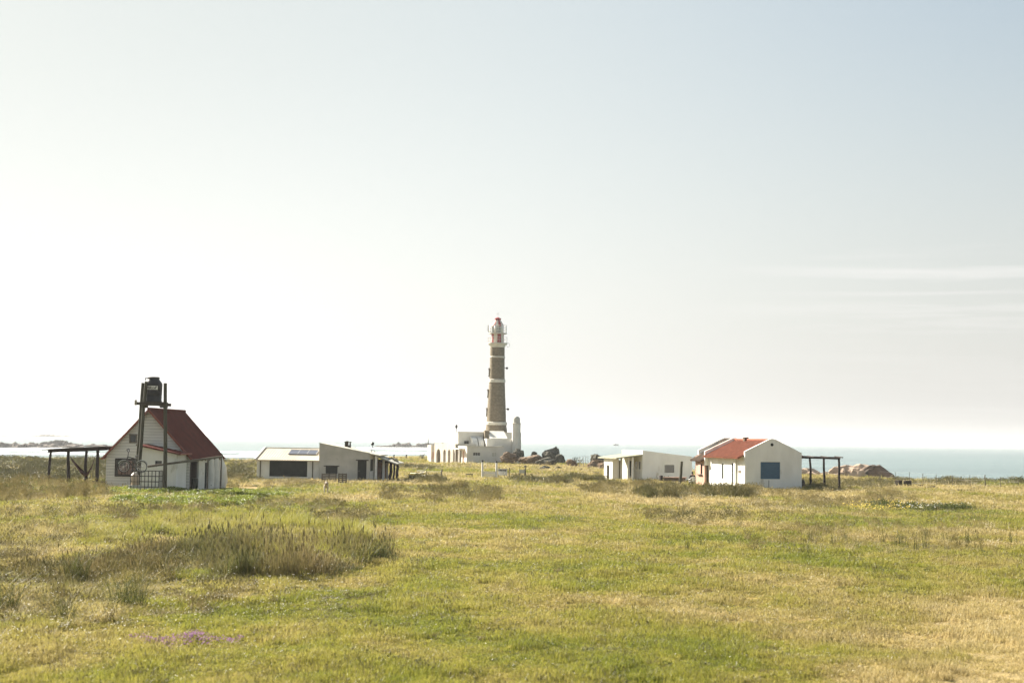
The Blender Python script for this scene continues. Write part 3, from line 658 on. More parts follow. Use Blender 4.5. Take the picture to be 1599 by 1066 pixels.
# ------------------------------------------------------------------ water tower
tY = 99.5
C0 = at_depth(239, 762, tY); tz = Hs(C0.x, tY)
T = thing('water_tower', 'tall tower of four round wooden posts in front of the cottage', 'tower', (C0.x, tY, tz))
L_ = lambda px, dy=0: xat(px, 640, tY + dy) - C0.x
zt = zat(222, 596, tY) - tz
for k, (pt, pb, dy, db, r) in enumerate(((226.5, 218, -.75, -1.0, .118), (221.8, 214, .55, .8, .115), (257.8, 261.5, -.75, -1.0, .125), (257.2, 260.9, .55, .8, .11))):
    post(MB(), L_(pt, dy), dy, -.4, zt - .05 * k, r, L_(pb, db) - L_(pt, dy), db - dy, 10, 10 + k).build('post', M['green_post'], T)
dz = zat(240, 630, tY) - tz
b = MB()
for k in range(7): y = -.85 + k * .27; b.box(L_(224) + .02 * (k % 2), L_(257), y, y + .24, dz + .06, dz + .12)
b.build('deck', M['old_wood'], T)
for y in (-.98, .74): MB().bar((L_(216.5), y, dz - .02), (L_(263), y, dz - .06), .1, .2).build('beam', M['old_wood'], T)
for x in (L_(225), L_(256)): MB().bar((x, -1.05, dz - .21), (x, .9, dz - .21), .1, .16).build('beam', M['old_wood'], T)
MB().box(L_(216.2), L_(219.5), -1.10, -1.06, dz - .14, dz + .22).build('lit_beam_end', M['pale_wood'], T)  # pale plate paints the sunlit end of the beam
# tank
kx = L_(238.6) + C0.x
TK = thing('water_tank', 'black plastic water tank with white sign on top of the tower', 'water tank', (kx, tY - .05, tz + dz + .125))
MB().lathe([(.60, 0), (.61, .08), (.59, .12), (.60, .38), (.585, .42), (.60, .46), (.61, .75), (.595, .79), (.61, .83), (.615, 1.22), (.60, 1.30), (.40, 1.56), (.38, 1.60)], 40).build('body', M['black_plastic'], TK)
MB().lathe([(.40, 1.60), (.42, 1.63), (.42, 1.69), (.36, 1.735), (.05, 1.75)], 28).build('lid', M['black_plastic'], TK)
MB().tube([(-.42, -.1, 1.64), (-.52, -.1, 1.68), (-.54, -.1, 1.5)], .035, 6).build('valve', M['steel_dark'], TK)
b = MB(); vs = []; fs = []
for i in range(13):
    a = -math.pi / 2 + (i / 12 - .5) * 1.5
    for z in (.84, 1.10):
        for r in (.618, .630): vs.append((r * math.cos(a), r * math.sin(a), z))
for i in range(12):
    o4 = i * 4; fs += [(o4 + 1, o4 + 5, o4 + 7, o4 + 3), (o4, o4 + 2, o4 + 6, o4 + 4), (o4, o4 + 4, o4 + 5, o4 + 1), (o4 + 2, o4 + 3, o4 + 7, o4 + 6)]
b.add(vs, fs); sg = b.build('sign', M['white_paint'], TK)
cu = bpy.data.curves.new('lettering', 'FONT'); cu.body = 'Nicoll'; cu.size = .27; cu.shear = .45; cu.align_x = 'CENTER'; cu.align_y = 'CENTER'; cu.extrude = .002; cu.offset = .008
to = bpy.data.objects.new('tmp_text', cu); COL.objects.link(to); bpy.context.view_layer.update()
me = bpy.data.meshes.new_from_object(to.evaluated_get(bpy.context.evaluated_depsgraph_get())); bpy.data.objects.remove(to)
for v in me.vertices:                # bend the lettering round the tank
    a = -math.pi / 2 + v.co.x / .63; r = .633 + v.co.z; v.co = (r * math.cos(a), r * math.sin(a), .965 + v.co.y)
me.materials.clear(); me.materials.append(M['black_plastic']); o = bpy.data.objects.new('lettering', me); COL.objects.link(o); o.parent = sg

# cage with a jug, bicycle hung on the post, barrel
gY = 98.2
c0, c1 = at_depth(206, 765, gY), at_depth(250.5, 765, gY); cz = Hs(c0.x, gY)
G = thing('wire_cage', 'black steel wire cage standing on grass at the tower foot', 'cage', ((c0.x + c1.x) / 2, gY, cz))
wd = (c1.x - c0.x) / 2; hg = zat(240, 735, gY) - cz
b = MB()
for y in (-.45, .45):
    for k in range(9): x = -wd + 2 * wd * k / 8; b.bar((x, y, 0), (x, y, hg), .028)
    for k in range(5): z = .06 + (hg - .06) * k / 4; b.bar((-wd, y - .02, z), (wd, y - .02, z), .03)
for x in (-wd, wd):
    for k in range(4): y = -.45 + .9 * k / 3; b.bar((x + .015, y, 0), (x + .015, y, hg), .028)
    for k in range(5): z = .06 + (hg - .06) * k / 4; b.bar((x, -.45, z + .03), (x, .45, z + .03), .03)
b.build('bars', M['steel_dark'], G)
MB().box(-wd - .05, wd + .05, -.5, .5, -.05, .03).build('pallet', M['old_wood'], G)
J = thing('water_jug', 'large cream plastic jug inside the wire cage beside the post', 'jug', (xat(210.5, 745, gY), gY, cz + .55))
MB().lathe([(.26, 0), (.29, .06), (.30, .5), (.27, .68), (.15, .80), (.11, .82)], 24).build('body', M['cream_plastic'], J)
MB().lathe([(.12, .815), (.12, .88), (.02, .885)], 16).build('cap', M['white_paint'], J)
MB().box(-.34, .34, -.3, .3, -.52, 0).build('stand_block', M['whitewash'], J)

bY = 98.0
B0 = at_depth(206.5, 737, bY)
BK = thing('bicycle', 'old bicycle hung up against the left tower post above the jug', 'bicycle', B0); BK.scale = (1.12, 1.12, 1.15)
r = .335
fw, rw = Vector((-.52, 0, r)), Vector((.55, 0, r))
for c in (fw, rw):
    w = MB().tube([(c.x + r * math.cos(a), 0, c.z + r * math.sin(a)) for a in [2 * math.pi * k / 32 for k in range(32)]], .022, 6, closed=True).build('wheel', M['rubber'], BK)
    MB().tube([(c.x + (r - .035) * math.cos(a), 0, c.z + (r - .035) * math.sin(a)) for a in [2 * math.pi * k / 32 for k in range(32)]], .012, 6, closed=True).build('rim', M['steel_pale'], w)
    sp = MB()
    for k in range(14): a = 2 * math.pi * k / 14; sp.tube([c, (c.x + (r - .04) * math.cos(a), 0, c.z + (r - .04) * math.sin(a))], .004, 4)
    sp.tube([(c.x, -.05, c.z), (c.x, .05, c.z)], .03, 8); sp.build('spokes', M['steel_pale'], w)
bb = Vector((.10, 0, .30)); st = Vector((.22, 0, .78)); hd = Vector((-.30, 0, .92)); hl = Vector((-.36, 0, .74))
b = MB()
for p, q, rr in ((bb, st, .02), (bb, hl, .022), (st, hd, .018), (hd, hl, .024), (bb, rw, .014), (st, rw, .013), (hl, fw, .018)): b.tube([p, q], rr * 1.5, 8)
b.build('frame', M['steel_dark'], BK)
MB().tube([(-.30, 0, .92), (-.27, 0, 1.18), (-.27, -.22, 1.24), (-.30, -.30, 1.38), (-.12, -.33, 1.36)], .026, 8).build('handlebar', M['steel_dark'], BK)
MB().tube([(-.27, 0, 1.18), (-.27, .22, 1.24), (-.34, .30, 1.40), (-.52, .33, 1.30)], .026, 8).build('handlebar', M['steel_dark'], BK)
MB().lathe([(.02, 0), (.11, .01), (.12, .05), (.07, .08), (.01, .085)], 14, (.25, 0, .92)).build('saddle', M['rubber'], BK)
MB().tube([st, (.25, 0, .93)], .014, 8).build('seat_post', M['steel_pale'], BK)
for c, a0 in ((fw, .5), (rw, .3)): MB().tube([(c.x + (r + .05) * math.cos(a), 0, c.z + (r + .05) * math.sin(a)) for a in [a0 + 2.2 * k / 14 for k in range(15)]], .028, 6).build('fender', M['steel_pale'], BK)
MB().tube([bb + Vector((0, -.07, 0)), bb + Vector((.15, -.08, -.09)), bb + Vector((.15, -.2, -.09))], .012, 6).build('pedal', M['steel_dark'], BK)
MB().tube([(.1, .05, .8), (.13, .5, 1.0)], .02, 6).build('hanger', M['steel_dark'], BK)

p = at_depth(303.5, 762, 105.6); z = Hs(p.x, 105.6)
D = thing('barrel', 'dark green barrel beside the side door of the cottage', 'barrel', (p.x, 105.6, z))
MB().lathe([(.22, 0), (.25, .06), (.25, .28), (.265, .3), (.25, .32), (.25, .58), (.265, .6), (.25, .62), (.25, .86), (.22, .9), (.02, .9)], 20).build('body', surf('barrel_green', (.035, .045, .025), (.02, .026, .016), 4, .7), D)
# ------------------------------------------------------------------ low grey white house with the shed (second from the left)
YB = 131.0
bx = xat(497.5, 750, YB); gz = Hs(bx + 1, YB + 2)
B = thing('house', 'low weathered white house with sloping parapet and cream shed roof', 'house', (bx, YB, gz))
fB = YB / FPX; X = lambda px: (px - 497.5) * fB; Z = lambda px, py, Y=YB: zat(px, py, Y) - gz
x1 = X(576); zl, zr = Z(497.5, 692), Z(576, 708)
slope = (zl - zr) / x1
wl = MB()
hw = (X(508), X(526.5), Z(517, 739), Z(517, 728)); hd = (X(557.5), X(571.5), .0, Z(565, 719))
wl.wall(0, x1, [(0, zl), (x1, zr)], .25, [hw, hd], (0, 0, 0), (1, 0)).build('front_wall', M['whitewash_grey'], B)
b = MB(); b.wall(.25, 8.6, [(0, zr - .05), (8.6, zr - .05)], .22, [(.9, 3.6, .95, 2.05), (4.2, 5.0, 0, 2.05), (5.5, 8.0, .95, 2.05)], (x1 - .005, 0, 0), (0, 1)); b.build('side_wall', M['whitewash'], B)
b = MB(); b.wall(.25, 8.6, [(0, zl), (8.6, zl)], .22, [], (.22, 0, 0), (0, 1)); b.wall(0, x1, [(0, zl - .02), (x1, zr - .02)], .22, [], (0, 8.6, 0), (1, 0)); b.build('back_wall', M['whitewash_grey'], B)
MB().box(hw[0], hw[1], .09, .13, hw[2], hw[3]).build('shutter', M['dark_shutter'], B)
MB().box(hw[0] - .18, hw[1] + .16, -.05, .1, hw[3] + .003, hw[3] + .09).build('lintel', M['old_wood'], B)
d = MB().box(hd[0], hd[1], .12, .17, 0, hd[3]); dd = d.build('door', M['dark_shutter'], B)
MB().tube([(hd[0] + .08, .11, 1.0), (hd[0] + .08, .07, 1.0), (hd[0] + .18, .07, 1.0)], .015, 6).build('handle', M['steel_pale'], dd)
MB().box(hd[0] - .16, hd[1] + .18, -.05, .1, hd[3] + .003, hd[3] + .1).build('lintel', M['old_wood'], B)
for (a, c, z0, z1) in ((.9, 3.6, .95, 2.05), (4.2, 5.0, 0, 2.05), (5.5, 8.0, .95, 2.05)): MB().box(x1 - .06, x1 - .02, a, c, z0, z1).build('shutter', M['dark_shutter'], B)
xo = x1 + .9
q = roof_sheet((xo, 8.9, zl - slope * xo + .03), (xo, .25, zl - slope * xo + .03), (.1, .25, zl + .03 - slope * .1), (.1, 8.9, zl + .03 - slope * .1), .09, 26, .02)
q.build('roof', M['pale_cement'], B)
c = MB(); c.wall(0, x1 + .02, [(0, zl + .06), (x1 + .02, zr + .06)], .28, [], (-.01, -.02, 0), (1, 0), 0)
# coping along the sloping parapet
MB().hexa([(-.03, -.03, zl + .003), (x1 + .03, -.03, zr + .003), (x1 + .03, .27, zr + .003), (-.03, .27, zl + .003), (-.03, -.03, zl + .07), (x1 + .03, -.03, zr + .07), (x1 + .03, .27, zr + .07), (-.03, .27, zl + .07)]).build('coping', M['pale_cement'], B)
# porch roof on white posts further back
q = roof_sheet((X(612) + .35, 9.2, Z(612, 722, 139)), (X(612) + .15, 3.2, Z(612, 722, 139)), (x1 + .25, 3.2, zr - .22), (x1 + .25, 9.2, zr - .22), .08, 12, .02); q.build('porch_roof', M['pale_cement'], B)
for (yy, xx) in ((.55, .55), (4.0, .95), (7.6, 1.0)): MB().box(x1 + xx - .1, x1 + xx + .1, yy - .1, yy + .1, 0, zr - slope * xx - .08 if yy < 3 else zr - .42).build('post', M['white_paint'], B)
MB().box(x1 + .01, x1 + .85, 7.9, 8.2, 0, 1.95).build('porch_wall', M['pink_plaster'], B)
ck = MB(); cx, cz = X(532), Z(532, 695, YB + 5)
ck.box(cx - .28, cx + .28, 4.8, 5.3, cz - .9, cz + .02); ck.box(cx - .2, cx + .05, 4.9, 5.2, cz + .021, cz + .42)
for sx in (-.22, .22):
    for yy in (4.88, 5.2): ck.box(cx + sx - .05, cx + sx + .05, yy - .05, yy + .05, cz + .02, cz + .3)
ck.box(cx - .32, cx + .32, 4.76, 5.34, cz + .3, cz + .36); ck.build('chimney', M['old_wood'], B)
vx, vz = X(570.3) + .2, Z(570, 703, YB + 4)
v = MB()
for a in range(3): v.tube([(vx + .22 * math.cos(a * 2.09 + .3), 4 + .22 * math.sin(a * 2.09 + .3), vz - .15), (vx, 4, vz + .42)], .022, 6)
v.tube([(vx, 4, vz + .4), (vx, 4, vz + .5)], .03, 6); vv = v.build('vent_stand', M['steel_dark'], B)
MB().lathe([(.03, .48), (.13, .52), (.16, .66), (.10, .78), (.02, .84)], 14, (vx, 4, vz)).build('cowl', M['steel_dark'], vv)
# shed
sx0 = X(400); ze, zt = Z(450, 718), 0; zt = zat(450, 700, YB + 4.6) - gz
sw = MB(); hs = (X(419.5), X(478.5), Z(450, 744), Z(450, 719.5))
sw.wall(sx0, -.003, [(sx0, ze - .08), (0, ze - .08)], .2, [hs], (0, .35, 0), (1, 0)).build('shed_wall', M['whitewash'], B)
b = MB(); b.wall(0, 4.4, [(0, ze - .08), (4.4, zt - .1)], .2, [], (sx0 + .2, .55, 0), (0, 1)); b.box(sx0, -.003, 4.96, 5.15, 0, zt - .1); b.build('shed_side_wall', M['whitewash'], B)
MB().box(hs[0], hs[1], .45, .49, hs[2], hs[3]).build('shed_shutter', M['dark_shutter'], B, label='wide dark green shutter')
q = roof_sheet((sx0 - .12, .05, ze), (-.02, .05, ze), (-.02, 5.2, zt), (sx0 - .12, 5.2, zt), .07, 24, .022); sr = q.build('shed_roof', M['cream_sheet'], B)
b = MB(); b.bar((sx0 - .16, .02, ze + .06), (sx0 - .16, 5.22, zt + .06), .14, .12); b.bar((sx0 - .2, 5.28, zt + .03), (-.02, 5.28, zt + .03), .12, .16); b.build('verge', M['whitewash'], sr)
for px in (405.5, 487): MB().box(X(px) - .05, X(px) + .05, .29, .348, 0, ze - .1).build('drainpipe', M['grey_wood'], B)
al = math.atan2(zt - ze, 5.15); P = lambda x, s, h: (x, .05 + s * math.cos(al) - h * math.sin(al), ze + s * math.sin(al) + h * math.cos(al))
so = MB(); a, c = X(452), X(494) ; s0, s1 = 2.3, 4.2
a, c = X(449) - .35, X(489) - .1
so.hexa([P(a, s0, .05), P(c, s0, .05), P(c, s1, .05), P(a, s1, .05), P(a, s0, .10), P(c, s0, .10), P(c, s1, .10), P(a, s1, .10)]); sp = so.build('solar_panel', M['solar_cell'], B)
fr = MB()
for k in range(4): x = a + (c - a) * k / 3; fr.bar(P(x, s0, .105), P(x, s1, .105), .05, .03)
for s in (s0, s1): fr.bar(P(a - .025, s, .11), P(c + .025, s, .11), .05, .03)
fr.build('panel_frame', M['steel_pale'], sp)

# pole shelter of dark crooked trunks behind the porch
sY = 137.5; o = at_depth(607, 750, sY); z = Hs(o.x, sY)
SH = thing('pole_shelter', 'dark crooked pole shelter at the right end of the low house', 'shelter', (o.x, sY, z))
for k, (px, Y, r) in enumerate(((598.5, 136, .17), (604, 139, .1), (609, 136.5, .15), (614, 139, .1), (618.5, 137, .13))):
    p = at_depth(px, 740, Y); post(MB(), p.x - o.x + .12, Y - sY, Hs(p.x, Y) - z - .2, 2.0 - .04 * k, r, -.25 + .05 * k, 0, 8, 60 + k).build('post', M['dark_wood'], SH)
b = MB()
for k in range(12): x = -.72 + 1.5 * k / 11; b.tube([(x, -1.8, 1.98 - .03 * k + rnd.uniform(-.06, .06)), (x + rnd.uniform(-.1, .1), 2.0, 2.02 - .03 * k)], rnd.uniform(.05, .1), 6)
b.build('roof', M['dark_wood'], SH)
q = leaves(160, .85, 1.5, .42, .12, 77, .3); 
for i in range(len(q.v)): q.v[i] = (q.v[i][0] + .1, q.v[i][1], q.v[i][2] * 1.1 + 1.78)
q.build('creeper', M['scrub_leaf'], SH); SH.children[-1]['kind'] = 'stuff'
post(MB(), .45, .2, 1.9, 2.55, .06, 0, 0, 6, 70).build('finial', M['dark_wood'], SH)

# pallets leaning in front, dog
def pallet(name, label, px0, px1, pyb, h, Y, tilt, seed):
    a, c = at_depth(px0, pyb, Y), at_depth(px1, pyb, Y); z = Hs((a.x + c.x) / 2, Y); w = (c.x - a.x) / 2; q = random.Random(seed)
    t = thing(name, label, 'pallet', ((a.x + c.x) / 2, Y, z), 0); t.rotation_euler = (R(-tilt), 0, 0)
    b = MB(); n = 6
    for k in range(n): zz = .02 + h * k / n; b.box(-w, w, -.06, -.035, zz, zz + h / n * .72)
    b.build('slats', M['grey_wood'], t)
    for x in (-w + .03, 0, w - .03): MB().box(x - .045, x + .045, -.032, .07, 0, h).build('bearer', M['old_wood'], t)
    return t
pallet('pallet', 'brown wooden pallet propped below the small dark window', 502, 525, 754, .85, 126.5, 6, 1)
pallet('pallet', 'small grey pallet standing upright right of the brown pallet', 528, 541, 758, 1.0, 121, 3, 2)

# ------------------------------------------------------------------ white house with porch (left of the tiled house)
TD = R(16.5); YD = 145.0; dx = xat(1003, 750, YD); gz = Hs(dx + 2, YD + 2)
Dh = thing('house', 'white flat fronted house with sloping top and open porch on its left', 'house', (dx, YD, gz), TD)
wD = 5.45; zl, zr = zat(1003, 703, YD) - gz, zat(1082, 712.5, YD + 1.5) - gz; dep = 5.6
cD = lambda px: ((px - 1003) * YD / FPX) / (math.cos(TD) - (px - 800) / FPX * math.sin(TD))
hw = (cD(1037.5), cD(1052.5), .93, 1.72)
b = MB(); b.wall(0, wD, [(0, zl), (wD, zr)], .22, [hw], (0, 0, 0), (1, 0)).build('front_wall', M['whitewash_clean'], Dh)
b = MB(); b.wall(.22, dep, [(0, zl), (dep, zl)], .22, [(.55, .95, 1.25, 2.0), (1.55, 1.95, 1.25, 2.0), (3.0, 3.95, 0, 2.05)], (.22, 0, 0), (0, 1)); b.build('porch_wall', M['whitewash_clean'], Dh)
b = MB(); b.wall(.22, dep, [(0, zr), (dep, zr)], .22, [], (wD, 0, 0), (0, 1)); b.wall(0, wD, [(0, zl), (wD, zr)], .22, [], (0, dep, 0), (1, 0)); b.build('back_wall', M['whitewash_clean'], Dh)
MB().hexa([(.225, .225, zl - .35), (wD - .225, .225, zr - .35), (wD - .225, dep - .005, zr - .35), (.225, dep - .005, zl - .35), (.225, .225, zl - .25), (wD - .225, .225, zr - .25), (wD - .225, dep - .005, zr - .25), (.225, dep - .005, zl - .25)]).build('roof', M['pale_cement'], Dh)
window(Dh, hw[0] + .04, hw[1] - .04, hw[2] + .04, hw[3] - .04, .07, M['steel_dark'], M['window_glass'], 3, 1, .04, .03)
for (a, c, z0, z1) in ((.55, .95, 1.25, 2.0), (1.55, 1.95, 1.25, 2.0)): MB().box(.02, .06, a, c, z0, z1).build('window', M['window_glass'], Dh)
MB().box(.02, .06, 3.0, 3.95, 0, 2.05).build('door', M['dark_void'], Dh)
b = MB(); b.hexa([(-2.75, .25, 2.26), (-.003, .02, 2.62), (-.003, dep + .1, 2.62), (-2.75, dep + .1, 2.26), (-2.75, .25, 2.38), (-.003, .02, 2.76), (-.003, dep + .1, 2.76), (-2.75, dep + .1, 2.38)]); b.build('porch_roof', surf('porch_cement', (.34, .33, .24), (.24, .235, .17), 2, .9, spots=((.16, .15, .11), 2, .6)), Dh)
b = MB(); b.box(-2.45, -2.25, 2.1, 4.6, 0, 2.27); b.box(-2.25, -1.75, 2.1, 2.3, 0, 2.33); b.box(-2.25, -1.2, 4.4, 4.6, 0, 2.36); b.build('store_room', M['whitewash_clean'], Dh)
MB().box(-1.75, -1.2, 2.5, 2.56, 0, 2.1).build('store_door', M['pale_wood'], Dh)
for (x, y) in ((-1.55, 1.9), (-1.05, 1.2), (-.95, .35)): MB().box(x - .085, x + .085, y - .085, y + .085, 0, 2.40 if x < -1.3 else 2.46).build('post', M['white_paint'], Dh)
MB().box(-2.62, -2.46, 3.2, 3.3, 0, 1.6).build('drainpipe', M['old_wood'], Dh)

# ------------------------------------------------------------------ tiled house with the blue shutter
TC = R(13); YC = 127.0; cx = xat(1163, 760, YC); gz = Hs(cx + 2, YC + 2)
Ch = thing('house', 'white gabled house with orange tiled roof and blue shutter', 'house', (cx, YC, gz), TC)
kC = lambda px: ((px - 1163) * YC / FPX) / (math.cos(TC) - (px - 800) / FPX * math.sin(TC))
wC = kC(1251.5); za, zs, zr = zat(1206, 685, YC) - gz, zat(1163, 704.5, YC) - gz, zat(1251, 707, YC + 1) - gz
ap = kC(1206)
hw = (kC(1187.5), kC(1218), zat(1200, 747.5, YC + .5) - gz, zat(1200, 721, YC + .5) - gz)
gt = [(0, zs), (ap - .35, za - .06), (ap - .15, za), (ap + .15, za), (ap + .4, za - .08), (wC, zr)]
b = MB(); b.wall(0, wC, gt, .24, [hw], (0, 0, 0), (1, 0)).build('gable_wall', M['whitewash_clean'], Ch)
MB().box(hw[0], hw[1], .05, .09, hw[2], hw[3]).build('shutter', M['blue_shutter'], Ch)
vz = zat(1206, 694, YC) - gz
MB().tube([(ap - .05, -.02, vz), (ap - .05, .1, vz)], .14, 16).build('vent', M['dark_void'], Ch)
LC = 9.0
b = MB(); holes = [(.75, 1.55, 1.35, 1.62), (2.5, 3.15, 0, 2.22), (5.1, 5.6, .75, 2.15)]
b.wall(.24, LC, [(0, zs - .35), (LC, zs - .35)], .2, holes, (.2, 0, 0), (0, 1)); b.box(-.16, .0, 1.85, 2.3, 0, zs - .45); b.build('side_wall', M['whitewash_clean'], Ch)
MB().box(.02, .06, .75, 1.55, 1.35, 1.62).build('niche_window', M['grey_wood'], Ch)
d = MB().box(.02, .06, 2.5, 3.15, 0, 2.22).build('door', M['dark_shutter'], Ch); MB().lathe([(.0, -.03), (.035, -.02), (.035, .02), (.0, .03)], 10, (-.02, 2.95, 1.35)).build('handle', M['steel_pale'], d)
MB().box(.015, .06, 5.1, 5.6, .75, 2.15).build('window', M['window_glass'], Ch)
b = MB(); b.wall(.24, 11.7, [(0, zr - .2), (11.7, zr - .2)], .2, [], (wC, 0, 0), (0, 1)); b.wall(0, wC, gt, .2, [], (0, 11.7, 0), (1, 0)); b.build('back_wall', M['whitewash_clean'], Ch)
sl = (za - .06 - zs) / (ap - .35)
def tiles(x0, x1, xr, y0, y1, zr_, s, nrows, mat, name):
    """rows of barrel tiles from the eave at x0 up to the ridge at xr"""
    q = roof_sheet((x0, y1, zr_ - s * abs(xr - x0)), (x0, y0, zr_ - s * abs(xr - x0)), (xr, y0, zr_), (xr, y1, zr_), .1, int((y1 - y0) / .24), .045, 4)
    return q.build(name, mat, Ch)
zrd = za - .16
t1 = tiles(-.62, 0, ap, .24, LC - .12, zrd, sl, 12, M['orange_tile'], 'roof')
sr = (za - zr) / (wC - ap)
t2 = tiles(wC + .3, 0, ap, .24, LC - .12, zrd, sr, 12, M['orange_tile'], 'roof')
rc = MB()
for k in range(22): y = .3 + (LC - .5) * k / 22; rc.tube([(ap, y, zrd + .05), (ap, y + .42, zrd + .075)], .12, 8)
rc.build('ridge_tiles', M['orange_tile'], t1)
for k in range(11): y = .45 + k * .82; MB().bar((-.58, y, zrd - sl * (ap + .58) - .1), (.1, y, zrd - sl * (ap - .1) - .1), .09, .1).build('rafter', M['old_wood'], t1)
par = MB()                            # parapet between the two roofs
par.wall(-.4, ap + .2, [(-.4, zs - sl * .4 + .1), (ap - .2, za + .06), (ap + .2, za + .06)], .2, [], (0, LC - .1, 0), (1, 0), 1.9); par.build('parapet', M['whitewash_clean'], Ch)
t3 = tiles(-.8, 0, ap + .1, LC + .11, 11.9, za + .04, (za + .04 - 2.35) / (ap + .9), 10, M['brown_tile'], 'rear_roof')
b = MB(); hs = [(.7, 1.7, 1.05, 2.0)]
b.wall(.1, 2.6, [(0, 2.6), (2.6, 2.6)], .2, hs, (-.15, LC, 0), (0, 1)); b.wall(-.35, ap, [(-.35, 2.7), (ap, za - .3)], .2, [], (0, 11.4, 0), (1, 0)); b.build('rear_wall', M['pink_plaster'], Ch)
s = MB().box(-.42, -.37, 1.0 + LC, 1.75 + LC, 1.02, 2.02).build('rear_shutter', M['pink_shutter'], Ch)
MB().box(-.5, -.352, .6 + LC, 1.8 + LC, .94, 1.0).build('sill', M['dark_wood'], Ch)
MB().box(-.26, -.22, LC + .7, LC + 1.7, 1.05, 2.0).build('rear_window', M['dark_void'], Ch)
ck = MB(); ck.box(ap - .25, ap + .15, 5.9, 6.3, zrd - .2, zrd + .24); ck.box(ap - .29, ap + .19, 5.86, 6.34, zrd + .24, zrd + .30); ck.build('chimney', M['brown_tile'], Ch)
st = MB().tube([(.15, 0, 0), (.0, 0, .55)], .025, 6)
p = at_depth(1200.5, 763, 125.5); S0 = thing('stake', 'thin wooden stake standing below the blue shutter', 'stake', (p.x, 125.5, Hs(p.x, 125.5))); post(MB(), 0, 0, -.2, .85, .03, 0, 0, 6, 3).build('stick', M['old_wood'], S0)
p = at_depth(1253, 762, 129.5); S1 = thing('gas_bottle', 'dark gas bottle standing at the right corner of the gable', 'gas bottle', (p.x + .12, 129.8, Hs(p.x, 129.5)))
MB().lathe([(.15, 0), (.18, .05), (.18, .62), (.13, .74), (.05, .78)], 16).build('body', M['steel_dark'], S1); MB().lathe([(.1, .74), (.1, .88), (.02, .88)], 12).build('valve_guard', M['steel_dark'], S1)

# pergola on the right of the tiled house
rY = 130.0; o = at_depth(1285, 760, rY); z = Hs(o.x, rY)
PR = thing('pergola', 'bare pole pergola attached to the right wall of the tiled house', 'pergola', (o.x, rY, z))
zt = zat(1285, 715.5, rY) - z
for k, (pt, pb, Y) in enumerate(((1264.5, 1266.5, 131.5), (1286, 1288, 130.5), (1309.5, 1311, 128.5))):
    a, c = at_depth(pt, 720, Y), at_depth(pb, 760, Y); post(MB(), a.x - o.x, Y - rY, Hs(a.x, Y) - z - .2, zt - .03, .105, c.x - a.x, 0, 8, 80 + k).build('post', M['dark_wood'], PR)
for Y, zz in ((128.5, 0), (131.5, .04)): MB().tube([(xat(1251, 714, Y) - o.x - .1, Y - rY, zt + .08 + zz), (xat(1275, 714, Y) - o.x, Y - rY, zt + .06 + zz), (xat(1312, 714, Y) - o.x, Y - rY, zt + .02 + zz)], [.09, .075, .08], 8).build('beam', M['dark_wood'], PR)
for px in (1265, 1287, 1309): MB().tube([(xat(px, 714, 130) - o.x, -1.7, zt + .13), (xat(px, 714, 130) - o.x + .08, 1.7, zt + .17)], .06, 7).build('rafter', M['dark_wood'], PR)

# post, bench and low wall between the two right houses
p = at_depth(1061.5, 757, 130); lp = thing('leaning_post', 'thick bare wooden post leaning in front of the flat fronted house', 'post', (p.x, 130, Hs(p.x, 130)))
q = at_depth(1064.5, 720, 130); post(MB(), q.x - p.x, 0, -.3, q.z - lp.location.z, .125, p.x - q.x, 0, 9, 90).build('trunk', M['green_post'], lp)
bY = 139.0; p = at_depth(1053, 750, bY); z = Hs(p.x, bY); w = 19 * bY / FPX
bn = thing('bench', 'long low pink topped bench against the flat fronted house', 'bench', (p.x, bY, z), R(10))
MB().box(-w, w, -.2, .2, .60, .68).build('seat', M['pink_shutter'], bn)
MB().box(-w + .1, w - .1, -.12, .12, 0, .597).build('base', M['grey_wood'], bn)
MB().box(-w - .28, -w - .03, -.2, .2, 0, .82).build('end_block', M['dark_wood'], bn)
# ------------------------------------------------------------------ lighthouse
YL = 242.0; fL = YL / FPX; gl = Hs(-3, YL)
lx = xat(775, 660, YL); zl_ = lambda py: zat(776, py, YL) - gl
LH = thing('lighthouse', 'tall round brown stone lighthouse with white bands and red lantern', 'lighthouse', (lx, YL, gl))
r_ = lambda w: w / 2 * fL
tw = MB().lathe([(r_(38), -1), (r_(36), zl_(700)), (r_(34), zl_(672)), (r_(31), zl_(663)), (r_(30.5), zl_(660)), (r_(29), zl_(640)), (r_(26.5), zl_(618)), (r_(24.6), zl_(597)), (r_(24), zl_(590)), (r_(23), zl_(560)), (r_(22.6), zl_(542))], 56).build('tower', M['stone_tower'], LH)
for (a, c, w) in ((663.5, 658.5, 33.5), (597.3, 592, 26.6), (559, 556, 24.6)):
    MB().lathe([(r_(w) - .12, zl_(a)), (r_(w) - .01, zl_(a) + .05), (r_(w), zl_(c) - .06), (r_(w) - .12, zl_(c))], 56).build('band', M['white_band'], LH)
MB().lathe([(r_(22.9), zl_(542.5)), (r_(24), zl_(541)), (r_(26), zl_(538.5)), (r_(31), zl_(537.2)), (r_(31), zl_(535.4)), (r_(20), zl_(535.2))], 56).build('gallery', M['white_band'], LH)
def railing(parent, r, z0, h, n, name='railing', mids=2, rad=.022):
    b = MB()
    for k in range(n): a = 2 * math.pi * k / n; b.tube([(r * math.cos(a), r * math.sin(a), z0), (r * math.cos(a), r * math.sin(a), z0 + h)], rad, 6)
    for m in range(mids): z = z0 + h * (m + 1) / mids; b.tube([(r * math.cos(2 * math.pi * k / 40), r * math.sin(2 * math.pi * k / 40), z) for k in range(40)], rad, 6, closed=True)
    return b.build(name, M['white_paint'], parent)
railing(LH, r_(30), zl_(535.4), 1.0, 18)
dr = MB(); z0, z1 = zl_(535.2), zl_(521.5); ns = 10
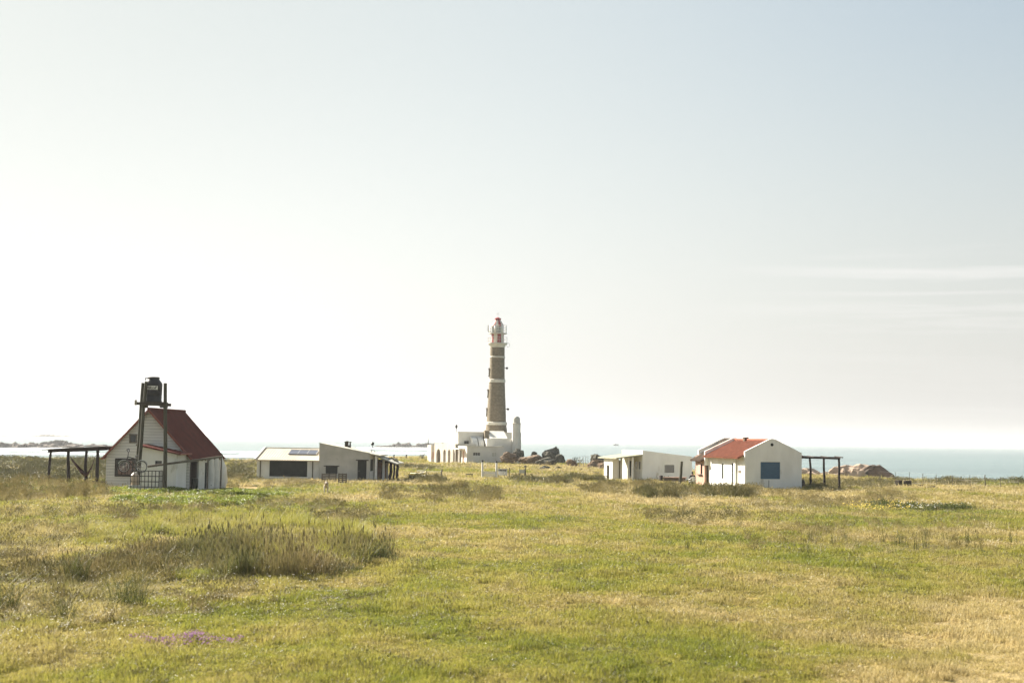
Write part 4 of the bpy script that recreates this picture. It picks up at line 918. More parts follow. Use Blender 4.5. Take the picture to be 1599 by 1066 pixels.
dr2 = MB()
for k in range(ns):
    (dr if k % 2 else dr2).lathe([(r_(19.6), z0), (r_(19.6), z1)], 4, a0=2 * math.pi * (k + .45) / ns, a1=2 * math.pi * (k + 1.45) / ns)
dr.build('drum', M['light_red'], LH); dr2.build('drum', M['white_band'], LH)
zu = zl_(521.5)
MB().lathe([(r_(19.8), zu - .02), (r_(28.5), zu), (r_(28.5), zu + .16), (r_(16), zu + .17)], 56).build('upper_gallery', M['white_band'], LH)
rg = railing(LH, r_(27.6), zu + .16, 1.3, 22, mids=3, rad=.03)
for k in range(0, 22, 3):
    pn = MB().lathe([(r_(27.8), zu + .2), (r_(27.8), zu + 1.4)], 2, a0=2 * math.pi * k / 22, a1=2 * math.pi * (k + 1) / 22).build('panel', M['white_paint'], rg); md = pn.modifiers.new('thickness', 'SOLIDIFY'); md.thickness = .03
ln_ = MB()
for k in range(12): a = 2 * math.pi * k / 12; ln_.tube([(r_(17) * math.cos(a), r_(17) * math.sin(a), zu + .17), (r_(17) * math.cos(a), r_(17) * math.sin(a), zl_(508.5))], .035, 6)
lr = ln_.build('lantern', M['white_paint'], LH)
MB().lathe([(r_(16.6), zu + .17), (r_(16.6), zl_(508.5))], 24, cap=False).build('glass', M['lantern_glass'], lr)
MB().lathe([(.2, zu + .17), (.3, zu + .5), (.45, zu + .8), (.3, zu + 1.15), (.1, zu + 1.3)], 16).build('lens', M['lens_green'], lr)
zd, ze = zl_(509), zl_(499.8)
prof = [(r_(19.5), zd - .06), (r_(19), zd + .05), (r_(17), zd + (ze - zd) * .3), (r_(13.5), zd + (ze - zd) * .62), (r_(8.5), ze)]
d1, d2 = MB(), MB()
for k in range(12): (d1 if k % 2 else d2).lathe(prof, 3, a0=2 * math.pi * (k + .2) / 12, a1=2 * math.pi * (k + 1.2) / 12)
d1.build('dome', M['light_red'], LH); d2.build('dome', M['white_band'], LH)
MB().lathe([(r_(8), ze), (r_(10.5), ze + .12), (r_(10), ze + .3), (r_(5), ze + .42), (.05, ze + .5)], 24).build('cap', M['light_red'], LH)
f = MB(); zt = ze + .45; f.tube([(0, 0, zt), (0, 0, zt + .95)], .025, 6); f.tube([(-.35, 0, zt + .6), (.35, 0, zt + .6)], .02, 6); f.lathe([(.02, zt + .12), (.09, zt + .2), (.02, zt + .28)], 10); f.build('finial', M['white_paint'], LH)
a = MB(); a.tube([(-r_(28), .2, zu + .2), (-r_(30.5), .2, zu + 1.6)], .05, 6); a.box(-r_(31.5), -r_(29), .1, .3, zu + .5, zu + 1.5); a.build('antenna', M['steel_pale'], LH)
for py, w, sd in ((574, 23.5, 1), (638, 28.5, 1)):
    z = zl_(py); x = r_(w); lm = MB().tube([(x - .1, 0, z), (x + .35, 0, z + .02), (x + .38, 0, z - .05)], .03, 6).build('lamp_bracket', M['steel_dark'], LH)
    MB().lathe([(.03, .15), (.2, .1), (.24, -.02), (.16, -.2), (.03, -.24)], 14, (x + .38, 0, z)).build('lamp', M['steel_dark'], lm)
for py, w in ((581, 23.4), (614, 26), (643, 29)):
    z = zl_(py); x = -r_(w)
    wn = MB(); wn.box(x - .22, x + .25, -.3, .3, z - .75, z - .6); wn.box(x - .16, x + .25, -.32, -.22, z - .6, z + .5); wn.box(x - .16, x + .25, .22, .32, z - .6, z + .5); wn.box(x - .24, x + .25, -.36, .36, z + .5, z + .66); ww = wn.build('window', M['stone_tower'], LH)
    MB().box(x - .02, x + .15, -.2, .2, z - .58, z + .48).build('pane', M['window_glass'], ww)
MB().lathe([(r_(33.8), zl_(535.4) - .0), (r_(34.8), zl_(535.4) + .02)], 3, a0=-.3, a1=.1).build('bracket', M['white_paint'], LH)
br = MB(); br.tube([(r_(31) + .1 + .28 * math.cos(a), .0, zl_(538.5) + .34 * math.sin(a)) for a in [2 * math.pi * k / 16 for k in range(16)]], .035, 6, closed=True); br.build('hoop', M['white_paint'], LH)

# ------------------------------------------------------------------ white buildings round the lighthouse foot
def yawbox(u, v, w, d, h, z0=0): return MB().box(u, u + w, v, v + d, z0, h)
def solve(px, px0, Y, a): return ((px - px0) * Y / FPX) / (math.cos(a) - (px - 800) / FPX * math.sin(a))
a1 = R(20); Y1 = 226.0; x = xat(729, 720, Y1); g1 = Hs(x + 2, Y1 + 2)
SB = thing('service_building', 'low white flat roofed block with two windows in front of the lighthouse', 'building', (x, Y1, g1), a1)
w1 = solve(787, 729, Y1, a1); h1 = zat(729, 697, Y1) - g1; k1 = lambda px: solve(px, 729, Y1, a1)
hA = (k1(738.5), k1(750), zat(745, 711.5, Y1) - g1, zat(745, 706, Y1) - g1); hB = (k1(768), k1(775.5), zat(772, 713.5, Y1 + 1) - g1, zat(772, 706, Y1 + 1) - g1)
MB().wall(0, w1, [(0, h1), (w1, h1)], .25, [hA, hB], (0, 0, 0), (1, 0)).build('front_wall', M['limewash'], SB)
b = MB(); b.wall(.25, 5.2, [(0, h1), (5.2, h1)], .25, [(1.3, 2.3, 0, 2.1), (2.8, 4.6, 0, 2.2)], (.25, 0, 0), (0, 1)); b.wall(.25, 5.2, [(0, h1), (5.2, h1)], .25, [], (w1, 0, 0), (0, 1)); b.wall(0, w1, [(0, h1), (w1, h1)], .25, [], (0, 5.2, 0), (1, 0)); b.build('side_wall', M['limewash'], SB)
b = MB(); b.box(.26, w1 - .26, .26, 5.19, h1 - .3, h1 - .2); b.build('roof', M['pale_cement'], SB)
b = MB(); b.box(-.06, w1 + .06, -.06, .31, h1 + .003, h1 + .1); b.box(-.06, .31, .313, 5.5, h1 + .003, h1 + .1); b.box(w1 - .31, w1 + .06, .313, 5.5, h1 + .003, h1 + .1); b.build('coping', M['white_band'], SB)
for h in (hA, hB):
    ww = window(SB, h[0] + .05, h[1] - .05, h[2] + .05, h[3] - .05, .12, M['white_paint'], M['window_glass'] if h is hA else M['pale_cement'], 3 if h is hA else 2, 1, .05, .05)
MB().box(.12, .18, 1.3, 2.3, 0, 2.1).build('door', M['pink_shutter'], SB)
b = MB(); b.box(-1.0, -.003, 1.1, 4.8, h1 - .45, h1 - .3); b.box(-.95, -.75, 1.15, 1.35, 0, h1 - .453); b.box(-.95, -.75, 4.5, 4.7, 0, h1 - .453); b.build('door_canopy', M['limewash'], SB)

a2 = R(15); Y2 = 234.0; x = xat(715, 700, Y2); g2 = Hs(x + 3, Y2 + 3)
MBd = thing('keeper_house', 'tall white flat roofed keeper house around the lighthouse base', 'building', (x, Y2, g2), a2)
k2 = lambda px: solve(px, 715, Y2, a2); w2 = k2(813.5); h2 = zat(715, 674.4, Y2) - g2
hw = [(k2(724.6), k2(732), zat(728, 696, Y2) - g2, zat(728, 688, Y2) - g2), (k2(788), k2(791), zat(790, 698.5, Y2 + 2) - g2, zat(790, 693, Y2 + 2) - g2)]
wc = k2(756)
MB().wall(0, w2, [(0, h2), (w2, h2)], .3, hw, (0, 0, 0), (1, 0)).build('front_wall', M['limewash'], MBd)
b = MB(); b.wall(.3, 7, [(0, h2), (7, h2)], .3, [(1.0, 1.5, 1.6, 3.2)], (.3, 0, 0), (0, 1)); b.wall(.3, 7, [(0, h2), (7, h2)], .3, [], (w2, 0, 0), (0, 1)); b.wall(0, w2, [(0, h2), (w2, h2)], .3, [], (0, 7, 0), (1, 0)); b.build('side_wall', M['limewash'], MBd)
MB().box(.31, w2 - .31, .31, 6.99, h2 - .35, h2 - .25).build('roof', M['pale_cement'], MBd)
for h in hw: MB().box(h[0], h[1], .12, .17, h[2], h[3]).build('window', M['window_glass'], MBd)
MB().box(.1, .15, 1.0, 1.5, 1.6, 3.2).build('window', M['window_glass'], MBd)
b = MB(); b.box(-.05, w2 + .05, -.05, .35, h2 + .003, h2 + .1); b.box(-.05, .35, .353, 7, h2 + .003, h2 + .1); b.build('coping', M['white_band'], MBd)
# sloping white skylight roof in front of the tower foot, lower annex with arched buttresses
z0, z1 = zat(772, 684, Y2 - 1) - g2, zat(772, 672.5, Y2) - g2; ua, ub = k2(760), k2(786)
MB().hexa([(ua, -2.6, z0 - 1), (ub, -2.6, z0 - 1), (ub, -.055, z0 - 1), (ua, -.055, z0 - 1), (ua, -2.6, z0), (ub, -2.6, z0), (ub, -.055, z1), (ua, -.055, z1)]).build('skylight_roof', M['limewash'], MBd)
za_ = zat(765, 684.5, Y2 - 3) - g2; ua, ub = k2(753), k2(800)
b = MB(); b.wall(ua, ub, [(ua, za_), (ub, za_)], .3, [(k2(776), k2(779.5), za_ - 1.9, za_ - 1.2)], (0, -3.0, 0), (1, 0)); b.wall(0, 2.6, [(0, za_), (2.6, za_)], .3, [], (ua + .3, -2.7, 0), (0, 1)); b.wall(0, 2.6, [(0, za_), (2.6, za_)], .3, [], (ub, -2.7, 0), (0, 1)); b.box(ua + .3, ub - .3, -2.7, -.05, za_ - .2, za_ - .1); b.build('annex', M['limewash'], MBd)
MB().box(k2(776), k2(779.5), -2.88, -2.83, za_ - 1.9, za_ - 1.2).build('window', M['window_glass'], MBd)
for (pa, dv) in ((733.5, 1.9), (743, 1.6)):  # quarter round buttresses
    u = k2(pa); pr = [(0, 0)] + [(-dv * math.cos(t) , 0) for t in ()]
    zt_ = zat(735, 681.5, Y2 - 1) - g2; n = 9
    vs = []; fs = []
    for s in (u, u + .85):
        vs.append((s, -.06, 0)); vs.append((s, -dv - .5, 0))
        for k in range(n): t = math.pi / 2 * k / (n - 1); vs.append((s, -.06 - (dv + .44) * math.cos(t), zt_ - dv + dv * math.sin(t)))
    m = n + 2
    fs.append(tuple(range(m))); fs.append(tuple(range(m, 2 * m))[::-1])
    for k in range(m): l = (k + 1) % m; fs.append((k, l, m + l, m + k))
    MB().add(vs, fs).build('buttress', M['limewash'], MBd)
u = k2(758); zt_ = zat(758, 672, Y2) - g2
MB().hexa([(u - .5, -1.4, za_ - .4), (u + .5, -1.4, za_ - .4), (u + .5, -.06, za_ - .4), (u - .5, -.06, za_ - .4), (u - .4, -1.0, zt_), (u + .35, -1.0, zt_), (u + .35, -.06, zt_ + .1), (u - .4, -.06, zt_ + .1)]).build('stone_pier', M['stone_tower'], MBd)
v = MB().tube([(k2(709) + .45, .5, h2), (k2(709) + .45, .5, h2 + .7)], .05, 6); vv = v.build('vent_pipe', M['steel_dark'], MBd); MB().lathe([(.1, 0), (.2, .15), (.18, .5), (.05, .65)], 12, (k2(709) + .45, .5, h2 + .6)).build('cowl', M['steel_dark'], vv)

x = xat(806, 690, 233); gt = Hs(x, 233)
TU = thing('turret', 'slim white eight sided turret with small white dome', 'turret', (x, 233, gt), R(10))
rt = 13.6 / 2 * 233 / FPX; zz = lambda py: zat(806, py, 233) - gt
MB().lathe([(rt, -.6), (rt, zz(661.5))], 8, a0=R(22)).build('shaft', M['limewash'], TU)
MB().lathe([(rt + .06, zz(661.5) + .004), (rt + .1, zz(660.5)), (rt * .8, zz(660))], 8, a0=R(22)).build('cornice', M['white_band'], TU)
MB().lathe([(rt * .84, zz(660)), (rt * .84, zz(654.5)), (rt * .74, zz(652)), (rt * .45, zz(650)), (.02, zz(649.2))], 24).build('dome', M['whitewash_grey'], TU)

a3 = R(25); Y3 = 230.5; x = xat(711.3, 720, Y3); g3 = Hs(x - 2, Y3 + 3)
AR = thing('arcade_building', 'low white arcade with pointed arches left of the service building', 'building', (x, Y3, g3), a3)
h3 = zat(711, 692.5, Y3) - g3
MB().wall(0, 8.9, [(0, h3), (6.2, h3), (6.21, h3 + .12), (8.9, h3 + .12)], .35, [(.35, 1.6, 0, 2.25), (2.2, 3.3, 0, 2.25), (4.2, 5.3, 0, 2.25), (6.5, 8.3, 0, 2.3)], (.35, 0, 0), (0, 1), 0, (0, 1, 2, 3)).build('arcade_wall', M['limewash_old'], AR)
b = MB(); b.wall(0, 3.6, [(0, h3), (3.6, h3)], .3, [], (0, 0, 0), (1, 0)); b.wall(.3, 8.9, [(0, h3), (8.9, h3)], .3, [], (3.6, 0, 0), (0, 1)); b.wall(.3, 8.9, [(0, 2.8), (8.9, 2.8)], .2, [(2.7, 3.5, .2, 2.0), (4.8, 5.5, .2, 2.0)], (1.9, 0, 0), (0, 1)); b.wall(0, 3.6, [(0, h3), (3.6, h3)], .3, [], (0, 8.9, 0), (1, 0)); b.build('inner_wall', M['limewash_old'], AR)
MB().box(.36, 3.29,   .31, 8.89, h3 - .25, h3 - .15).build('roof', M['pale_cement'], AR)
for (p, q) in ((2.7, 3.5), (4.8, 5.5)): MB().box(1.74, 1.8, p, q, .2, 2.0).build('door', M['grey_wood'], AR)
a4 = R(12); Y4 = 245.0; x = xat(673, 715, Y4); g4 = Hs(x + 1, Y4)
AX = thing('shed', 'small white flat roofed shed at the far left of the lighthouse buildings', 'building', (x, Y4, g4), a4)
w4 = solve(698, 673, Y4, a4); h4 = zat(680, 694.8, Y4) - g4
MB().wall(0, w4, [(0, h4), (w4, h4)], .3, [(.2, .9, .5, 1.7)], (0, 0, 0), (1, 0)).build('front_wall', M['limewash_old'], AX)
b = MB(); b.wall(.3, 4, [(0, h4), (4, h4)], .3, [], (.3, 0, 0), (0, 1)); b.wall(.3, 4, [(0, h4), (4, h4)], .3, [], (w4, 0, 0), (0, 1)); b.wall(0, w4, [(0, h4), (w4, h4)], .3, [], (0, 4, 0), (1, 0)); b.build('back_wall', M['limewash_old'], AX)
MB().box(.31, w4 - .31, .31, 3.99, h4 - .25, h4 - .12).build('roof', M['pale_cement'], AX)
MB().box(.2, .9, .12, .17, .5, 1.7).build('shutter', M['pink_shutter'], AX)
b = MB(); pa = []
for k in range(9): t = math.pi * k / 8; pa.append((.55 + 1.2, 0, 0))
b.tube([(w4 * .45, -.9, -.2), (w4 * .45, -.9, 2.0)], .09, 8); b.tube([(w4 * .8, -.9, -.2), (w4 * .8, -.9, 2.0)], .09, 8); b.box(w4 * .4, w4 * .86, -1.05, -.003, 2.0, 2.15); b.build('porch', M['limewash_old'], AX)

# ------------------------------------------------------------------ rocks
def rock(name, label, loc, size, seed, mat, rz=0, group=None, kind=None, sub=4, rough=.5, cat='rock', ncut=14):
    bm = bmesh.new(); bmesh.ops.create_icosphere(bm, subdivisions=sub, radius=1); q = random.Random(seed)
    cuts = [(Vector((q.gauss(0, 1), q.gauss(0, 1), q.gauss(.3, .8))).normalized(), q.uniform(.55, .9)) for _ in range(ncut)]
    from mathutils import noise
    o3 = Vector((seed * 3.1, seed * 1.7, seed * .9))
    for v in bm.verts:
        p = v.co.copy()
        for n, d in cuts:
            k = p.dot(n) - d
            if k > 0: p -= n * k * .85
        dsp = noise.fractal(p * 1.6 + o3, .9, 2.1, 4) * rough * .35 + noise.fractal(p * 5 + o3, .9, 2.1, 4) * rough * .14
        p += p.normalized() * dsp
        v.co = Vector((p.x * size[0], p.y * size[1], p.z * size[2]))
    me = bpy.data.meshes.new(name); bm.to_mesh(me); bm.free(); me.materials.append(M[mat])
    me.polygons.foreach_set('use_smooth', [True] * len(me.polygons)); me.set_sharp_from_angle(angle=R(28))
    o = bpy.data.objects.new(name, me); COL.objects.link(o); o.location = loc; o.rotation_euler = (0, 0, rz); tag(o, label, cat, group, kind); return o
def rockpx(label, x0, x1, yt, yb, Y, seed, mat, depth=1.0, group=None, zoff=.25, **k):
    a, c = at_depth(x0, yb, Y), at_depth(x1, yb, Y); zt, zb = zat((x0 + x1) / 2, yt, Y), zat((x0 + x1) / 2, yb, Y)
    w = (c.x - a.x) / 2; zc = zb + (zt - zb) * zoff; h = (zt - zc) / .82
    return rock(k.pop('name', 'rock'), label, ((a.x + c.x) / 2, Y, zc), (w * 1.12, w * 1.1 * depth, h), seed, mat, 0, group, **k)
RG = 'rocks beside the lighthouse'
rockpx('low pinkish rock slab at the foot of the turret', 784, 808, 707, 718, 224, 1, 'rock_brown', .7, RG, rough=.6, sub=5)
rockpx('dark grey boulder right of the turret foot', 802, 819, 703, 714, 229, 2, 'rock_dark', .8, RG, rough=.55, sub=5)
rockpx('small dark pointed boulder left of the largest boulder', 829, 840, 705.5, 716, 231, 3, 'rock_dark', .9, RG, rough=.6, sub=5)
rockpx('largest dark rounded boulder standing against the sea', 846, 877, 698.5, 717, 234, 4, 'rock_dark', .8, RG, rough=.55, sub=5)
rockpx('low dark boulder at the right foot of the largest boulder', 866, 883, 708, 719, 229, 5, 'rock_dark', .9, RG, rough=.6, sub=5)
rockpx('wide brown sloping rock slab below the dark boulders', 811, 852, 709.5, 722, 222, 6, 'rock_brown', .6, RG, rough=.6, sub=5)
rockpx('flat dark ledge right of the brown rock slab', 838, 870, 714.5, 723, 218, 7, 'rock_dark', .6, RG)
rockpx('dark boulder on the pale rocks left of the flat fronted house', 921, 942, 709, 720, 210, 8, 'rock_dark', .8, RG, rough=.55, sub=5)
rockpx('pale pink rock ledge under the dark boulder', 918, 950, 716, 728, 204, 9, 'rock_brown', .7, RG, rough=.6, sub=5)
rockpx('low pale rock ledge near the porch of the flat fronted house', 934, 962, 721, 730, 196, 10, 'rock_brown', .7, RG, rough=.6, sub=5)
rockpx('low grey rock slab lying in the grass behind the signs', 840, 862, 727.5, 734, 190, 11, 'rock_dark', .5, RG)
rockpx('small grey rock right of the low grey slab', 865, 881, 728.5, 734, 189, 12, 'rock_dark', .5, RG)
rockpx('tiny dark stone in grass behind the sign boards', 817, 823, 726.5, 730.5, 196, 13, 'rock_dark', .8, RG, sub=3)
rockpx('tiny dark stone alone in grass right of the grey rock', 905, 911, 731, 735, 184, 14, 'rock_dark', .8, RG, sub=3)
rockpx('broad knob of pink rock in grass above the brown ledges', 884, 902, 717, 724, 214, 15, 'rock_brown', .7, RG, rough=.6, sub=5)
CG = 'pink coastal rocks right of the tiled house'
rockpx('large pink coastal rock crest with dark right flank', 1290, 1386, 730, 752, 179, 21, 'rock_pink', .4, CG, -.3, rough=.4, ncut=1, sub=5)
rockpx('low pink coastal rock reaching left behind the pergola', 1250, 1322, 733, 752, 174, 22, 'rock_pink', .5, CG, -.3, rough=.8, ncut=4, sub=5)
rockpx('rounded pink rock in front of the large crest', 1306, 1354, 736, 752, 169, 23, 'rock_pink', .6, CG, -.3, rough=.8, ncut=4, sub=5)
rockpx('dark sloping rock shoulder running down to the fence', 1330, 1402, 735, 757, 175.5, 24, 'rock_deep_brown', .4, CG, -.8, rough=.22, ncut=0, sub=5)
# far islets: each one thing
def islet(label, x0, x1, yt, yb, seed, lumps, Y=None, mat='rock_far'):
    yh = 687 + (((x0 + x1) / 2) - 800) * .01466
    Y = Y or (CAMZ - SEA) * FPX / (yb - yh); q = random.Random(seed)
    a, c = at_depth(x0, yb, Y), at_depth(x1, yb, Y); H_ = (yb - yt) * Y / FPX
    b = bmesh.new(); from mathutils import noise
    for k in range(lumps):
        t = (k + .5) / lumps; x = a.x + (c.x - a.x) * t; w = (c.x - a.x) / lumps * q.uniform(.8, 1.3); h = H_ * q.uniform(.35, 1.0) * (.45 + .55 * math.sin(math.pi * min(max(t, .05), .95)))
        r = bmesh.ops.create_icosphere(b, subdivisions=3, radius=1)
        for v in r['verts']:
            p = v.co; d = 1 + .5 * noise.fractal(p * 1.7 + Vector((k * 7.3, seed, 0)), .9, 2.2, 4)
            v.co = Vector((x + p.x * w * d, Y + p.y * w * .7 * d + q.uniform(-.1, .1), SEA - .25 * h + p.z * h * 1.2 * d))
    me = bpy.data.meshes.new('rocky_islet'); 
    for v in b.verts: v.co -= Vector(((a.x + c.x) / 2, Y, SEA))
    b.to_mesh(me); b.free(); me.materials.append(M[mat]); o = bpy.data.objects.new('rocky_islet', me); COL.objects.link(o); o.location = ((a.x + c.x) / 2, Y, SEA); tag(o, label, 'islet', 'rocky islets out at sea'); return o
islet('long low rocky islet at the left edge behind the pergola', -60, 125, 690.5, 700.5, 1, 16)
islet('higher rocky hump on the low islet above the pergola roof', 68, 114, 687.5, 698, 2, 5)
islet('faint far rocky islet beyond the left low islet', 48, 112, 676.8, 681, 3, 7, 2600)
islet('rocky point reaching out from behind the white shed', 588, 715, 691, 700.5, 4, 14)
islet('thin rock spit left of the cottage roof', 105, 178, 693.5, 699, 5, 7)
islet('faint far reef at the very left edge', -20, 12, 677, 680, 6, 3, 2600)

# ------------------------------------------------------------------ shrubs
def shrub(name, label, px0, px1, yt, yb, Y, seed, group=None, n=420, lean=0, mat='scrub_leaf'):
    a, c = at_depth(px0, yb, Y), at_depth(px1, yb, Y); x = (a.x + c.x) / 2; z = Hs(x, Y); w = (c.x - a.x) / 2; h = zat((px0 + px1) / 2, yt, Y) - z
    t = thing(name, label, 'shrub', (x, Y, z), 0, group); q = random.Random(seed)
    tr = MB()
    for k in range(6): aa = q.uniform(0, 6.28); tr.tube([(0, 0, -.2), (w * .3 * math.cos(aa) + lean * .3, w * .3 * math.sin(aa), h * .4), (w * .7 * math.cos(aa) + lean, w * .7 * math.sin(aa), h * .85)], [.05, .035, .012], 5)
    tr.build('trunk', M['bark'], t)
    b = MB()
    for k in range(9):
        cx, cy, cz = q.uniform(-.65, .65) * w, q.uniform(-.5, .5) * w, q.uniform(.25, .75) * h; lf = leaves(n // 9, w * .42, w * .42, h * .32, .035 + .1 * w * .35, seed * 10 + k, .4)
        b.add([(v[0] + cx + lean * cz / h, v[1] + cy, v[2] + cz - .1 * h) for v in lf.v], lf.f)
    o = bpy.data.objects.new('crown', mesh_of(b, 'crown', M[mat])); COL.objects.link(o); o.parent = t; return t
shrub('shrub', 'dark leaning shrub at the left end of the lighthouse buildings', 652, 664, 703, 717, 252, 1, lean=.4)
shrub('shrub', 'small dark shrub between the leaning shrub and the white shed', 666, 671, 708, 716, 249, 2)
shrub('shrub', 'ragged low shrub in front of the sea right of the boulders', 890, 915, 711, 720, 216, 3)
shrub('shrub', 'rounded dark shrub at the left post of the wire fence', 652, 664, 745, 755, 134, 4)
shrub('shrub', 'round dark shrub before the gate posts and sign boards', 838, 858, 744, 756, 141, 5)

# surf breaking at the islets and along the shore: white lumps that also paint the sun glints on the sea
def surf_and_glints():
    b = bmesh.new(); q = random.Random(4)
    rows = [(-40, 170, 700.5, 46, .5), (20, 180, 701.5, 30, .5), (-40, 168, 708.5, 46, .5), (340, 402, 712.5, 26, .5), (585, 700, 700.5, 22, 1.0), (612, 680, 707, 20, .8), (-40, 120, 704, 26, .6), (345, 400, 706, 14, .5)]
    for x0, x1, y, n, s in rows:
        for k in range(n):
            px = q.uniform(x0, x1); py = y + (px - 800) * .01466 * 0 + q.gauss(0, .7); p = on_plane(px, py, SEA); sc = p.y / 300
            r = bmesh.ops.create_icosphere(b, subdivisions=2, radius=1); L1 = q.uniform(2, 9) * s * sc; hh = q.uniform(.06, .22) * sc * .6
            for v in r['verts']: v.co = Vector((p.x + v.co.x * L1 * (1 + .3 * q.random()), p.y + v.co.y * L1 * .35, SEA + v.co.z * hh * (1 + .5 * q.random())))
    me = bpy.data.meshes.new('surf'); b.to_mesh(me); b.free(); me.materials.append(surf('foam_glint', (.82, .83, .82), (.7, .73, .73), .5, .9)); me.polygons.foreach_set('use_smooth', [True] * len(me.polygons))
    o = bpy.data.objects.new('surf', me); COL.objects.link(o); tag(o, 'white surf and painted sun glints round the islets and along the left shore', 'surf', kind='stuff')
surf_and_glints()
# ------------------------------------------------------------------ gate, signs, bench and fences in the middle distance
gY = 146.0
def simple_post(b, px0, yb, px1, yt, Y, r, o, n=8):
    a, c = at_depth(px0, yb, Y), at_depth(px1, yt, Y); b.tube([(a.x - o.x, Y - o.y, Hs(a.x, Y) - o.z - .2), (c.x - o.x, Y - o.y, c.z - o.z)], r, n)
p = at_depth(763, 748, gY); o = Vector((p.x, gY, Hs(p.x, gY)))
GT = thing('picket_gate', 'white picket gate standing between two tall white posts', 'gate', o)
for px, yt in ((753.3, 721), (775.3, 722)):
    b = MB(); simple_post(b, px, 749, px, yt, gY, .10, o); gp = b.build('post', M['white_paint'], GT)
    c = at_depth(px, yt, gY); MB().lathe([(.11, 0), (.13, .05), (.1, .16), (.03, .2)], 12, (c.x - o.x, 0, c.z - o.z)).build('cap', M['steel_dark'], gp)
b = MB(); xa, xb = xat(754.5, 740, gY) - o.x, xat(774, 740, gY) - o.x; zt = zat(763, 735.5, gY) - o.z
for k in range(12): x = xa + (xb - xa) * (k + .5) / 12; b.box(x - .035, x + .035, -.02, .015, .03, zt + rnd.uniform(-.05, .05))
for z in (.25, zt - .25): b.box(xa, xb, .016, .06, z, z + .09)
b.build('picket_panel', M['white_paint'], GT)
def board(name, label, x0, x1, yt, yb, Y, marks, mat):
    a, c = at_depth(x0, yb, Y), at_depth(x1, yb, Y); o = Vector(((a.x + c.x) / 2, Y, Hs((a.x + c.x) / 2, Y))); w = (c.x - a.x) / 2
    t = thing(name, label, 'sign', o); z0, z1 = zat(x0, yb, Y) - o.z, zat(x0, yt, Y) - o.z
    MB().box(-w, w, -.03, .01, z0, z1).build('panel', M[mat], t)
    for s in (-1, 1): MB().box(s * w * .9 - .04, s * w * .9 + .04, .013, .09, -.3, z1 + .05).build('post', M['pale_wood'], t)
    if marks:
        b = MB(); q = random.Random(3); x = -w * .88
        while x < w * .86:
            ww = q.uniform(.06, .11); b.box(x, x + ww, -.036, -.031, z1 - .25, z1 - .05); b.box(x, x + ww + .03, -.036, -.031, z1 - .12 - q.uniform(0, .1), z1 - .05); x += ww + .06
        b.build('lettering', M['steel_dark'], t)
    return t
board('sign_board', 'white sign board with a dark row of lettering beside the picket gate', 777.5, 792, 731.5, 741.5, 146.5, True, 'white_paint')
board('sign_board', 'small grey blank sign board near the leftmost brush', 811, 819.5, 733, 738.5, 147, False, 'pale_cement')
def lone(name, label, px, yb, yt, Y, r, mat, group=None, cat='post'):
    p = at_depth(px, yb, Y); t = thing(name, label, cat, (p.x, Y, Hs(p.x, Y)), 0, group); h = zat(px, yt, Y) - t.location.z
    post(MB(), 0, 0, -.25, h, r, .03, 0, 7, int(px)).build('stake', M[mat], t); return t
lone('wooden_post', 'thin grey post right of the white sign board', 795, 749, 730, 146.5, .05, 'grey_wood')
lone('wooden_post', 'thin grey post at the right of the blank sign board', 820, 749, 730, 147, .06, 'grey_wood')
lone('wooden_post', 'pale post at the right end of the wire fence by the shrubs', 689, 754, 732, 137, .08, 'pale_wood')
lone('wooden_post', 'short dark post far off at the edge of the beach', 634.5, 716, 709, 290, .14, 'dark_wood')
lone('flag_pole', 'thin pale pole rising behind the white shed', 668, 712, 680, 262, .07, 'grey_wood', cat='pole')
p = ground_at(732.5, 747); bn = thing('bench', 'small dark wooden bench standing alone in the grass left of the gate', 'bench', p)
MB().box(-.32 * 1.1, .36 * 1.1, -.2, .2, .42, .50).build('seat', M['dark_wood'], bn)
for x in (-.3, .3):
    for y in (-.14, .14): MB().box(x - .04, x + .04, y - .04, y + .04, -.1, .418).build('leg', M['dark_wood'], bn)
p = ground_at(658, 741); pl = thing('lounge_chair', 'small white plastic lounger standing in grass behind the wire fence', 'chair', (p.x, p.y, p.z))
MB().hexa([(-.5, -.28, .42), (.25, -.28, .42), (.25, .28, .42), (-.5, .28, .42), (-.5, -.28, .48), (.25, -.28, .48), (.25, .28, .48), (-.5, .28, .48)]).build('seat', M['white_paint'], pl)
MB().hexa([(.22, -.28, .46), (.28, -.28, .44), (.28, .28, .44), (.22, .28, .46), (.6, -.28, .86), (.66, -.28, .84), (.66, .28, .84), (.6, .28, .86)]).build('backrest', M['white_paint'], pl)
for x in (-.42, .2):
    for y in (-.22, .22): MB().box(x - .025, x + .025, y - .025, y + .025, -.05, .419).build('leg', M['white_paint'], pl)

def wire_fence(label, posts, mat, r, wires=3):
    """posts: (px, y_top, distance)"""
    c = [at_depth(*q[:3]) for q in posts]; m = c[len(c) // 2]; o = Vector((m.x, m.y, Hs(m.x, m.y)))
    t = thing('wire_fence', label, 'fence', o)
    tops = []
    for i, q in enumerate(c):
        rr = r * (1.9 if len(posts[i]) > 3 else 1); g = Hs(q.x, q.y)
        post(MB(), q.x - o.x, q.y - o.y, g - o.z - .2, q.z - o.z, rr, .04, 0, 6, i).build('post', M[mat], t); tops.append((Vector((q.x - o.x, q.y - o.y, 0)), g - o.z, q.z - o.z))
    b = MB()
    for k in range(wires):
        pts = [Vector((a.x, a.y, g + (z - g) * (k + .9) / wires)) for a, g, z in tops]
        for p, q in zip(pts[:-1], pts[1:]): b.tube([p, p.lerp(q, .5) - Vector((0, 0, .03)), q], .007, 4)
    b.build('wire', M['steel_pale'], t); return t
